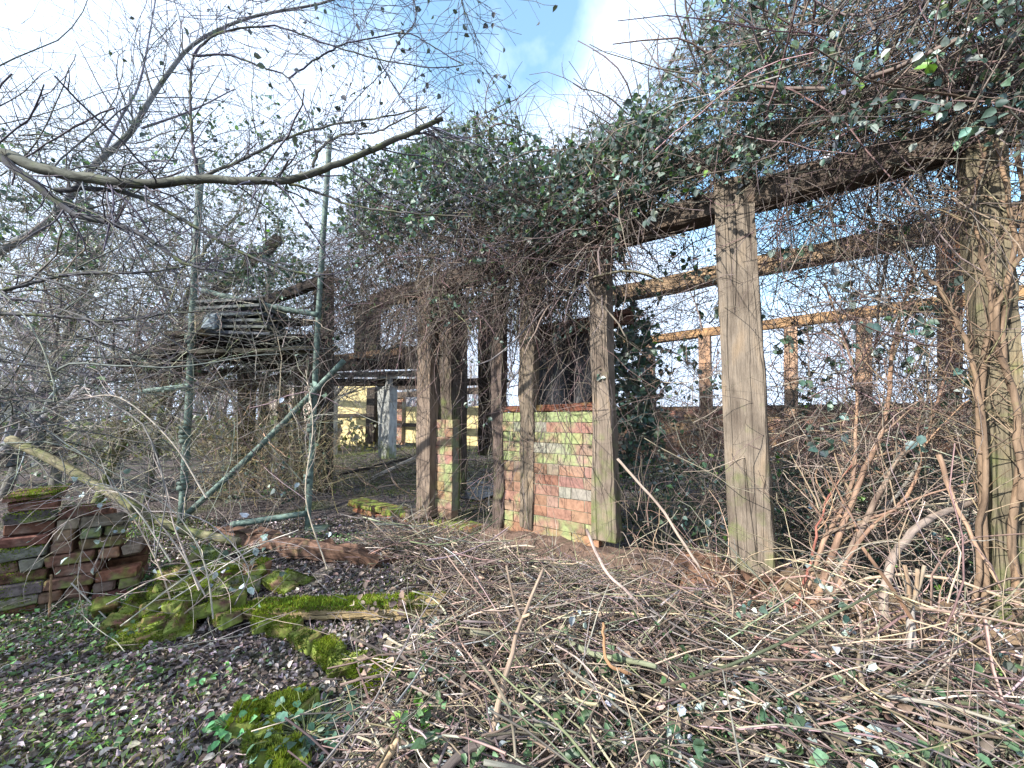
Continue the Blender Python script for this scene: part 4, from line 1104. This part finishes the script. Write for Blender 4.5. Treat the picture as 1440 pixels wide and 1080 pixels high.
for P_, r_, nb in ((P, rr, 60), (P2, r2_, 30), (P3, np.linspace(.014, .006, 12), 12)):
    Q, q2 = branch(P_[None], r_[None], nb, .3, 1.1, 8, .8, .12, rf=.3, t0=.25); q2 = np.clip(q2, .0025, .008); tubes(mb, Q, q2, 5, jit((.16, .16, .17), nb, .25))
    Q2, q3 = branch(Q, q2, nb * 3, .1, .5, 6, .8, .14, rf=.6); tubes(mb, Q2, np.maximum(q3, .0018), 4, jit((.16, .16, .17), nb * 3, .25))
mb.build('crown', M_TWIG, lt)

# scrub between the scaffold and the stack: grey twigs
scr = [(-40, 330), (200, 330), (420, 400), (450, 560), (440, 700), (330, 720), (240, 700), (-40, 690)]
bramble('scrub_thicket', 'tangled grey scrub of bare canes behind the brick stack and steel uprights', [(scr, 1450, 4.6, 7.5, .4, 1.4, .15, .02, .0036), (scr, 650, 3.3, 4.2, .4, 1.3, .1, .02, .0026), ([(-40, 250), (250, 270), (460, 380), (300, 480), (-40, 480)], 800, 4.4, 6.8, .4, 1.4, .3, .02, .0034)],
        [([(-30, 260), (130, 270), (140, 400), (-30, 420)], 1100, 4.0, 6.0, .04, .08, .02, .42, False), ([(230, 260), (430, 260), (430, 400), (240, 400)], 1500, 4.5, 6.0, .035, .07, .03, .42, False), (scr, 2000, 4.4, 6.8, .03, .06, .04, .42, False)],
        'scrub', twcol=np.array([.22, .20, .165]), yd=True)
dr = [(290, 570), (400, 545), (475, 600), (475, 690), (330, 720), (280, 700)]
bramble('dry_weeds', 'sunlit straw coloured dry weeds standing behind the diagonal brace', [(dr, 1100, 4.6, 6.0, .2, .7, .7, .02, .0026)], [(dr, 300, 4.6, 5.8, .03, .05, .05, .4, False)], 'weeds', twcol=np.array([.33, .27, .16]), yd=True)

bramble('tall_scrub', 'tall fine grey shoots and leafy bines rising into the sky behind the mossy limb', [([(-40, 180), (480, 200), (460, 380), (-40, 380)], 650, 3.4, 6.0, .5, 1.5, .55, .0, .0030), ([(-40, 0), (460, 0), (500, 200), (-40, 240)], 260, 3.4, 6.0, .5, 1.4, .5, -.01, .0022)],
        [([(0, 180), (200, 150), (460, 140), (470, 300), (0, 330)], 1000, 3.6, 5.5, .03, .06, .02, .45, False)], 'scrub', twcol=np.array([.16, .16, .155]), yd=True)
cur = [(190, 420), (480, 420), (480, 540), (190, 540)]
bramble('hanging_bramble', 'dark bramble drooping from the collapsed boards around the scaffold', [(cur, 1000, 4.35, 5.4, .3, .9, -.7, .1, .0028)], [(cur, 350, 4.4, 5.2, .03, .06, .03, .4, False)], yd=True)
# far wood, with haze put into its pale tints
mb = MB(); n = 420
ang = rng.uniform(R(-62), R(30), n); dist = rng.uniform(22, 42, n)
p = np.stack([np.sin(ang) * dist, np.cos(ang) * dist, np.full(n, .2)], 1)
hh = rng.uniform(3.0, 6.5, n) * np.where(np.degrees(ang) > -5, .28, 1.)
Q = walk(p, nrm(rng.normal(0, .08, (n, 3)) + Z3), hh, 8, .06); r_ = np.linspace(.10, .02, 8)[None] * rng.uniform(.5, 1.3, (n, 1)); tubes(mb, Q, r_, 5, jit((.27, .25, .25), n, .2))
Q2, q2 = branch(Q, r_, 5200, .5, 2.0, 6, .7, .12, rf=.35, up=.3); tubes(mb, Q2, np.maximum(q2, .012), 3, jit((.30, .27, .26), 5200, .2))
Q3, q3 = branch(Q2, q2, 6000, .3, 1.1, 4, .7, .12, rf=.6); tubes(mb, Q3, np.maximum(q3, .010), 3, jit((.32, .28, .26), 6000, .2))
tag(mb.build('far_wood', M_TWIG), 'pale bare winter wood in the distance beyond the ruin', 'wood', kind='stuff')
# hedge bank under the far wood to close the horizon
mb = MB(); n = 9000
ang = rng.uniform(R(-65), R(62), n); dist = rng.uniform(14, 20, n)
px, py = np.sin(ang) * dist, np.cos(ang) * dist
p = np.stack([px, py, height(px, py) + rng.random(n) ** 1.5 * 1.1], 1)
leaves(mb, p, rdir(n), rdir(n), rng.uniform(.12, .3, n), jit((.14, .135, .09), n, .35, .12))
tag(mb.build('far_hedge_foliage', M_LEAF), 'low scrubby hedge bank in the distance beneath the bare wood', 'hedge', kind='stuff')

# ------------------------------------------------------------------ ground cover
def frontmask(x, y):
    D = x * N[0] + y * N[1]; s = (x - P0[0]) * E[0] + (y - P0[1]) * E[1]
    return D, s


# leaf litter left / centre
n = 85000
x = rng.uniform(-4.2, 2.6, n); y = .7 + 4.0 * rng.random(n) ** 1.3
D, s = frontmask(x, y); k = (D < 2.75) & (vnoise(x * 2.2, y * 2.2) > -.42); x, y = x[k], y[k]; n = len(x)
p = np.stack([x, y, height(x, y) + .004 + .012 * rng.random(n)], 1)
mb = MB(); d = rdir(n, 0, .25); nm = nrm(rng.normal(0, .5, (n, 3)) + Z3)
T = jit((.235, .20, .20), n, .5, .07); T = np.where(rng.random((n, 1)) < .12, jit((.28, .215, .175), n, .2), T); T = np.where(rng.random((n, 1)) < .25, jit((.09, .07, .065), n, .3), T)
leaves(mb, p, d, nm, rng.uniform(.010, .026, n) * np.minimum(np.exp(np.abs(rng.normal(0, .4, n))), 1.7), T, .30, .6, True)
tag(mb.build('leaf_litter', M_DRY, origin=np.zeros(3)), 'purplish brown dead leaves carpeting the yard', 'leaf litter', kind='stuff')

# green ground cover: small leaves, moss and grass on the left
mb = MB(); n = 15000
x = rng.uniform(-4.5, .3, n); y = rng.uniform(.75, 4.2, n)
D, s = frontmask(x, y)
u_ = x / y
dens = vnoise(x * 1.6 + 5, y * 1.6) + .55 * (u_ < -.85) + .15 * (u_ < -.4) - .1
k = (dens + rng.normal(0, .07, n) > .20) & (D < 2.6); x, y = x[k], y[k]; n = len(x)
p = np.stack([x, y, height(x, y) + .008 + .03 * rng.random(n)], 1)
leaves(mb, p, rdir(n, .25, .3), nrm(rng.normal(0, .5, (n, 3)) + Z3), rng.uniform(.012, .034, n), jit((.11, .19, .075), n, .35, .12), .4, .2)
tag(mb.build('ground_cover_foliage', M_LEAF, origin=np.zeros(3)), 'small green weeds and ivy leaves creeping over the leaf litter', 'ground cover', kind='stuff')
mb = MB(); n = 60000
x = rng.uniform(-4.5, .6, n); y = rng.uniform(.75, 4.6, n); u_ = x / y
dens = vnoise(x * 1.2 + 25, y * 1.2 + 8) + .4 * (u_ < -.75) + .35 * ((y < 1.6) & (u_ < -.7))
k = (dens + rng.normal(0, .12, n) > .22); x, y = x[k], y[k]; n = len(x)
p = np.stack([x, y, height(x, y)], 1); blades(mb, p, rdir(n, 1.2, .5), rng.uniform(.015, .06, n), .0022, jit((.19, .26, .075), n, .35, .12))
tag(mb.build('moss_and_grass', M_MOSS, origin=np.zeros(3)), 'thin grass and moss growing through the dead leaves', 'grass', kind='stuff')
mb = MB(); n = 900
ss = rng.uniform(3.0, 9., n); DD = rng.uniform(D0 + .2, 6.5, n); px = P0[0] + E[0] * ss + N[0] * (DD - D0); py = P0[1] + E[1] * ss + N[1] * (DD - D0)
az = rng.uniform(0, 6.3, n)
Q = walk(np.stack([px, py, height(px, py) + .03 + .15 * rng.random(n) ** 2], 1), np.stack([np.cos(az), np.sin(az), rng.normal(0, .25, n)], 1), rng.uniform(.15, .9, n), 6, .1)
Q[..., 2] = np.maximum(Q[..., 2], height(Q[..., 0], Q[..., 1]) + .01); tubes(mb, Q, .005 * np.exp(rng.normal(0, .5, (n, 1))) * np.linspace(1, .6, 6), 4, jit((.17, .14, .11), n, .5))
tag(mb.build('floor_debris', M_STICK, origin=np.zeros(3)), 'dark rubbish of sticks and laths strewn over the floor inside the ruin', 'debris', kind='stuff')
# greenery on the barn floor
mb = MB(); n = 26000
ss = rng.uniform(-.5, 12, n); DD = rng.uniform(3.2, 9, n)
px = P0[0] + E[0] * ss + N[0] * (DD - D0); py = P0[1] + E[1] * ss + N[1] * (DD - D0)
p = np.stack([px, py, height(px, py)], 1); blades(mb, p, rdir(n, 1., .5), rng.uniform(.04, .16, n), .004, np.where(rng.random((n, 1)) < .6, jit((.12, .15, .06), n, .4, .12), jit((.25, .21, .15), n, .3)))
tag(mb.build('floor_grass', M_MOSS, origin=np.zeros(3)), 'rank grass growing on the earth floor inside the ruin', 'grass', kind='stuff')

# brushwood heap: thousands of cut canes
BRUSH = np.array([on(u, v)[:2] for u, v in ((440, 742), (545, 800), (628, 838), (640, 872), (600, 930), (560, 975), (500, 1075), (470, 1180), (900, 1300), (1900, 1300), (2300, 1100), (1500, 925), (1060, 848), (850, 800), (700, 762))])


def strew(n, L0, L1, r, tint, lift, s0=-.8, s1=3.7, Dlo=.35, Dhi=2.72, flat=.16, pw=1.0, keepf=None):
    ss = rng.uniform(s0, s1, n); DD = Dlo + (Dhi - Dlo) * rng.random(n) ** pw
    px = P0[0] + E[0] * ss + N[0] * (DD - D0); py = P0[1] + E[1] * ss + N[1] * (DD - D0)
    edge = inpoly(np.stack([px, py], 1), BRUSH)
    edge &= (vnoise(px * 2, py * 2) + rng.normal(0, .1, n) > -.45)
    px, py = px[edge], py[edge]; n = len(px)
    az = rng.choice([R(20), R(-35), R(75), R(140), R(-10)], n) + rng.normal(0, .5, n)
    d = np.stack([np.cos(az), np.sin(az), rng.normal(0, flat, n)], 1)
    z = height(px, py) + lift * rng.random(n) ** 1.4 * (1 - .65 * sstep(1.9, 2.45, px * N[0] + py * N[1]))
    Ls = L0 + (L1 - L0) * rng.random(n) ** 1.6
    p = np.stack([px, py, z], 1) - d * Ls[:, None] * .5
    Q = walk(p, d, Ls, 7, .085)
    Q[..., 2] = np.maximum(Q[..., 2], height(Q[..., 0], Q[..., 1]) + .004)
    rr = r * np.exp(rng.normal(0, .35, n))[:, None] * np.linspace(1, .55, 7)
    return Q, rr, n


STK = [np.array(c) for c in ((.25, .19, .155), (.16, .13, .125), (.29, .24, .17), (.15, .16, .10), (.20, .14, .12), (.36, .33, .30))]
def stint(n):
    T = np.zeros((n, 3)); q = rng.choice(6, n, p=[.28, .22, .18, .12, .08, .12])
    for k in range(6): T[q == k] = jit(STK[k] * .92, int((q == k).sum()), .45, .06)
    return T


mb = MB()
Q, rr, n = strew(13500, .08, .7, .0023, None, .24, flat=.24); tubes(mb, Q, rr, 4, stint(n))
Q2, r2 = branch(Q, rr, 3000, .05, .3, 5, .8, .1, rf=.7); tubes(mb, Q2, r2, 3, stint(3000))
Q, rr, n = strew(2200, .15, .8, .0036, None, .26, flat=.25); tubes(mb, Q, rr, 5, stint(n), True)
Q, rr, n = strew(1300, .06, .3, .0032, None, .05); tubes(mb, Q, rr, 4, stint(n), True)
tag(mb.build('brushwood_debris', M_STICK, origin=np.zeros(3)), 'deep litter of cut bramble canes and twigs covering the ground before the posts', 'brushwood', kind='stuff')
# twigs scattered thinly over the left half of the yard and the brick heap
mb = MB(); n = 420
px = rng.uniform(-3.6, .5, n); py = rng.uniform(1.0, 3.6, n); az = rng.uniform(0, 6.3, n)
Q = walk(np.stack([px, py, height(px, py) + .01 + .10 * rng.random(n) * (rng.random(n) < .4)], 1), np.stack([np.cos(az), np.sin(az), rng.normal(.02, .12, n)], 1), rng.uniform(.08, .6, n), 6, .08)
Q[..., 2] = np.maximum(Q[..., 2], height(Q[..., 0], Q[..., 1]) + .006)
tubes(mb, Q, .0022 * np.linspace(1, .5, 6)[None], 4, jit((.36, .31, .27), n, .25)); 
tag(mb.build('twig_litter', M_STICK, origin=np.zeros(3)), 'pale thin twigs scattered over the leaf litter', 'twigs', kind='stuff')
# larger sticks, one object each
Q, rr, n = strew(170, .3, .8, .0056, None, .17)
keep = np.hypot(Q[:, :, 0], Q[:, :, 1]).min(1) > 1.45; Q, rr = Q[keep], rr[keep]; n = len(Q)
for k in range(n):
    mb = MB(); t = np.minimum(stint(1)[0], .24); tubes(mb, Q[k][None], rr[k][None], 7, np.array([*t, .05]), True)
    tag(mb.build('fallen_stick', M_STICK, smooth=True), 'finger thick cut stick lying in the brushwood', 'stick', 'thick sticks in the brushwood')

def stick(pts, r0, r1, lab, tint, name='broken_branch', n=16, mat=None, dr=0.):
    P = smoothline(pts, n); P += rng.normal(0, .0015, P.shape); mb = MB()
    tubes(mb, P, np.linspace(r0, r1, n)[None], 9, np.array([*tint, .05]), True)
    return tag(mb.build(name, mat or M_STICK, smooth=True), lab, 'branch')


o = stick([at(692, 1035, 1.28), at(703, 980, 1.34), at(722, 910, 1.43), at(735, 870, 1.5), at(765, 800, 1.62)], .011, .006, 'long pale forked branch lying up the middle of the brushwood', (.36, .27, .20))
mb = MB(); P = smoothline([at(733, 872, 1.5), at(722, 840, 1.53), at(712, 795, 1.56)], 8); tubes(mb, P, np.linspace(.007, .004, 8)[None], 7, np.array([.26, .2, .15, 0]), True); mb.build('side_shoot', M_STICK, o)
mb = MB(); P = smoothline([at(735, 868, 1.5), at(745, 864, 1.49)], 4); tubes(mb, P, .006, 7, np.array([.4, .3, .2, 0]), True); mb.build('snag', M_STICK, o)
stick([at(530, 1090, 1.15), at(548, 1060, 1.19), at(560, 1040, 1.2)], .010, .009, 'short pale cut branch end poking up at the bottom edge', (.36, .26, .16))
stick([at(618, 1090, 1.16), at(660, 1055, 1.19), at(725, 1028, 1.22)], .014, .010, 'dark wet branch lying across the bottom of the long pale branch', (.09, .075, .07))
stick([at(848, 875, 1.5), at(853, 930, 1.4), at(888, 948, 1.38)], .005, .006, 'orange brown snapped branch in the brushwood', (.30, .17, .09))
stick([at(868, 645, 2.3), at(895, 675, 2.2), at(930, 715, 2.05), at(965, 770, 1.9), at(985, 800, 1.85)], .008, .006, 'straight grey branch leaning from the flared post towards the wide post', (.30, .24, .20))
stick([at(1060, 895, 1.55), at(1130, 915, 1.48), at(1200, 948, 1.4), at(1290, 985, 1.33)], .006, .004, 'reddish bramble cane curving along the top of the brushwood', (.36, .20, .17))
stick([at(1320, 640, 1.75), at(1340, 700, 1.7), at(1375, 770, 1.62), at(1410, 830, 1.55)], .010, .005, 'dry brown stalk leaning against the foot of the stem wrapped post', (.33, .22, .15))
stick([at(825, 745, 2.2), at(850, 800, 1.9), at(885, 835, 1.75), at(915, 870, 1.7)], .008, .005, 'pinkish grey branch lying down from the foot of the flared post', (.36, .28, .25))
stick([at(70, 865, 2.3), at(71, 830, 2.3), at(72, 808, 2.3)], .006, .005, 'thin upright peg standing before the brick stack', (.25, .16, .09))

# bramble arching over the brick stack
ab = empty('arching_bramble', on(330, 830), 'pale bare bramble canes arching over the brick stack and tumbled mossy bricks', 'bramble')
mb = MB()
CB = (.40, .34, .30)
arc = [[(290, 840), (250, 770), (200, 710), (150, 690), (95, 705)], [(300, 870), (290, 800), (262, 740), (215, 700), (120, 680)], [(240, 790), (190, 715), (140, 680), (100, 725), (80, 760)], [(330, 850), (350, 800), (300, 740), (240, 720), (170, 730), (130, 800)],
       [(250, 880), (225, 800), (180, 720), (140, 715), (110, 800), (120, 880)], [(200, 870), (350, 775), (420, 745)], [(170, 880), (280, 800), (380, 760)], [(150, 850), (230, 810), (330, 790)], [(215, 900), (300, 830), (360, 790)], [(100, 820), (160, 880), (180, 900)], [(290, 700), (240, 620), (170, 560), (110, 560)], [(460, 800), (430, 700), (440, 600), (430, 520)], [(280, 830), (245, 740), (235, 690), (215, 640)]]
AQ = []
for pts in arc:
    Yd = rng.uniform(2.1, 2.45)
    P = smoothline([at(u, v, Yd) for u, v in pts], 20); AQ.append(P); tubes(mb, P, np.linspace(.0045, .002, 20)[None], 5, jit(CB, 1, .15)[0])
AQ = np.array(AQ); Q, r2 = branch(AQ, np.full(AQ.shape[:2], .003), 170, .1, .5, 7, .6, .13, .03, rf=.6); tubes(mb, Q, r2, 4, jit(CB, 170, .25))
mb.build('stem_tangle', M_TWIG, ab)
ml = MB(); p = Q[rng.integers(0, 170, 70), -1]; leaves(ml, p, rdir(70, -.5), rdir(70), rng.uniform(.025, .05, 70), np.where(rng.random((70, 1)) < .5, jit((.35, .42, .45), 70, .2), jit(MID, 70, .3)), hi=True); ml.build('foliage', M_PALE, ab)

# pale upturned leaves and green leaves in the brushwood foreground
mb = MB(); poly = [(560, 880), (760, 850), (1000, 880), (1300, 900), (1460, 930), (1460, 1090), (620, 1090), (580, 980)]
def gleaves(mb, poly, n, s0, s1, tint, am, lift0=.03, lift1=.16, hi=True, clump=3):
    poly = np.array(poly, float); lo, hi_ = poly.min(0), poly.max(0); pts = []
    while len(pts) < n:
        q = lo + (hi_ - lo) * rng.random(2)
        if inpoly(q[None], poly)[0]:
            c = on(q[0], q[1], rng.uniform(lift0, lift1))
            for _ in range(int(rng.integers(1, clump + 1))): pts.append(c + rng.normal(0, .022, 3) * np.array([1, 1, .4]))
    p = np.array(pts[:n]); d = rdir(n, -.1, .5); nm = nrm(rng.normal(0, .55, (n, 3)) + np.array([-.2, -.5, .8]))
    leaves(mb, p, d, nm, rng.uniform(s0, s1, n), jit(tint, n, am, .05), .34, .42, hi)


gleaves(mb, poly, 110, .02, .042, (.33, .38, .38), .22, .10, .24)
gleaves(mb, [(970, 1000), (1200, 990), (1320, 1060), (1200, 1090), (980, 1090)], 30, .025, .042, (.37, .42, .43), .2, .15, .26)
gleaves(mb, [(580, 880), (640, 880), (640, 960), (590, 950)], 12, .03, .045, (.36, .43, .48), .15)
tag(mb.build('bramble_leaves', M_PALE, origin=np.zeros(3)), 'silvery undersides of cut bramble leaves scattered over the brushwood', 'leaves', kind='stuff')
mb = MB()
gleaves(mb, poly, 300, .02, .045, (.08, .14, .065), .3, .06, .24)
gleaves(mb, [(560, 960), (1460, 960), (1460, 1090), (540, 1090)], 300, .02, .05, (.075, .135, .075), .35, .04, .24)
gleaves(mb, [(60, 800), (250, 790), (330, 830), (200, 900), (90, 880)], 320, .02, .04, (.08, .15, .06), .3, .01, .08)
tag(mb.build('creeping_ivy_leaves', M_LEAF, origin=np.zeros(3)), 'dark green ivy and bramble leaves among the brushwood', 'leaves', kind='stuff')

mb = MB()
gleaves(mb, [(500, 800), (760, 800), (1460, 920), (1460, 1090), (520, 1090)], 1500, .018, .05, (.17, .13, .105), .45, .02, .2)
tag(mb.build('dead_bramble_leaves', M_DRY, origin=np.zeros(3)), 'curled brown dead leaves caught among the cut canes', 'leaves', kind='stuff')
bramble('bramble_thicket', 'loose bramble canes arching up out of the brushwood before the bent limb',
        [([(950, 800), (1440, 860), (1440, 960), (1000, 900)], 130, D0 - .75, D0 - .2, .3, .9, .9, .12, .0032), ([(880, 700), (1040, 800), (1020, 860), (880, 790)], 45, D0 - .3, D0 + .1, .3, .8, .9, .12, .003)], [([(950, 820), (1440, 860), (1440, 960), (1000, 900)], 80, D0 - .8, D0 - .3, .02, .045, .3, .3, True)], twcol=np.array([.27, .21, .165]))
# ivy plant on the mossy bricks at the bottom, and the bright seedling
def plant(name, label, u, v, n, spread, s0, s1, tint, cat, hgt=.06):
    c = on(u, v); r = empty(name, c, label, cat)
    mb = MB(); ml = MB()
    az = rng.uniform(0, 6.3, n); rad = spread * np.sqrt(rng.random(n))
    tip = c + np.stack([np.cos(az) * rad, np.sin(az) * rad, hgt * (.4 + rng.random(n))], 1)
    Q = np.stack([np.broadcast_to(c, (n, 3)) + (tip - c) * .0, c + (tip - c) * .5 + Z3 * .01, tip], 1)
    tubes(mb, Q, .0014, 4, jit((.12, .14, .06), n)); mb.build('stem_tangle', M_TWIG, r)
    d = nrm(np.stack([np.cos(az), np.sin(az), rng.normal(.0, .4, n)], 1)); leaves(ml, tip, d, nrm(rng.normal(0, .4, (n, 3)) + Z3 + np.array([0, -.4, 0])), rng.uniform(s0, s1, n), jit(tint, n, .25, .08), .42, .2, True)
    ml.build('foliage', M_LEAF, r)


plant('ivy_plant', 'sprawling ivy with blue green leaves over the mossy bricks at the bottom', 430, 1040, 110, .17, .022, .042, (.06, .12, .085), 'ivy')
plant('green_seedling', 'bright green nettle like seedling left of the mossy bricks at the bottom', 325, 1035, 26, .07, .025, .045, (.10, .26, .10), 'seedling')
plant('green_seedling', 'lime green upright seedling beside the short pale cut branch end', 582, 1055, 12, .045, .04, .06, (.17, .36, .06), 'seedling', .09)
plant('green_seedling', 'small green seedling standing alone in the purplish leaf litter', 285, 965, 7, .035, .025, .035, (.10, .24, .10), 'seedling', .03)

# ------------------------------------------------------------------ light, sky, camera
sd = nrm(np.array([-.78, -.50, .56]))
sun = bpy.data.lights.new('sun', 'SUN'); sun.energy = 3.7; sun.angle = R(.53); sun.color = (1, .95, .87)
so = bpy.data.objects.new('sun', sun); col.objects.link(so); so.location = (-8, -5, 8)
from mathutils import Vector
so.rotation_euler = Vector(-sd).to_track_quat('-Z', 'Y').to_euler()
w = bpy.data.worlds.new('World'); sc.world = w; w.use_nodes = True
nt = w.node_tree; nt.nodes.clear(); nn = nt.nodes.new; ln = nt.links.new
sky = nn('ShaderNodeTexSky'); sky.sky_type = 'NISHITA'; sky.sun_disc = False; sky.ozone_density = .4; sky.dust_density = .3
sky.sun_elevation = math.asin(sd[2]); sky.sun_rotation = math.atan2(sd[0], sd[1])
b1 = nn('ShaderNodeBackground'); skm = mult(nn, ln, sky.outputs[0], (.75, 1.08, 1.08)); ln(skm, b1.inputs[0]); b1.inputs[1].default_value = .15
b2 = nn('ShaderNodeBackground'); b2.inputs[0].default_value = (.74, .89, 1.13, 1); b2.inputs[1].default_value = .60
tc = nn('ShaderNodeTexCoord')
no = nn('ShaderNodeTexNoise'); no.inputs['Scale'].default_value = 3.2; no.inputs['Detail'].default_value = 6; no.inputs['Roughness'].default_value = .55; ln(tc.outputs['Generated'], no.inputs['Vector'])


def gap(u, v, lo, hi):
    d = nrm(ray(u, v)); vm = nn('ShaderNodeVectorMath'); vm.operation = 'DOT_PRODUCT'; ln(tc.outputs['Generated'], vm.inputs[0]); vm.inputs[1].default_value = d
    mr = nn('ShaderNodeMapRange'); mr.inputs[1].default_value = lo; mr.inputs[2].default_value = hi; ln(vm.outputs['Value'], mr.inputs[0]); return mr.outputs[0]


g1, g2, g3 = gap(690, -10, .955, .99), gap(1260, 60, .86, .98), gap(480, -20, .985, 1.)
mx = nn('ShaderNodeMath'); mx.operation = 'MAXIMUM'; ln(g1, mx.inputs[0]); ln(g2, mx.inputs[1])
mx2 = nn('ShaderNodeMath'); mx2.operation = 'MAXIMUM'; ln(mx.outputs[0], mx2.inputs[0]); ln(g3, mx2.inputs[1])
ma = nn('ShaderNodeMath'); ma.operation = 'MULTIPLY_ADD'; ln(mx2.outputs[0], ma.inputs[0]); ma.inputs[1].default_value = -.50; ln(no.outputs[0], ma.inputs[2])
rp = _ramp(nn, [(.04, .14), (.30, 1.)]); ln(ma.outputs[0], rp.inputs[0])
ms = nn('ShaderNodeMixShader'); ln(rp.outputs[0], ms.inputs[0]); ln(b1.outputs[0], ms.inputs[1]); ln(b2.outputs[0], ms.inputs[2])
ow = nn('ShaderNodeOutputWorld'); ln(ms.outputs[0], ow.inputs[0])

cd = bpy.data.cameras.new('camera'); co = bpy.data.objects.new('camera', cd); col.objects.link(co)
cd.sensor_width = 36; cd.lens = 36 * F / 1440; cd.clip_start = .02; cd.clip_end = 500
co.location = CAM; co.rotation_euler = (R(90) + PITCH, 0, 0)
sc.camera = co
vs = sc.view_settings; vs.view_transform = 'Standard'; vs.look = 'None'; vs.exposure = 1.58; vs.gamma = 1
sc.cycles.max_bounces = 6; sc.cycles.transparent_max_bounces = 4
for o in bpy.data.objects:
    if '_o' in o: del o['_o']
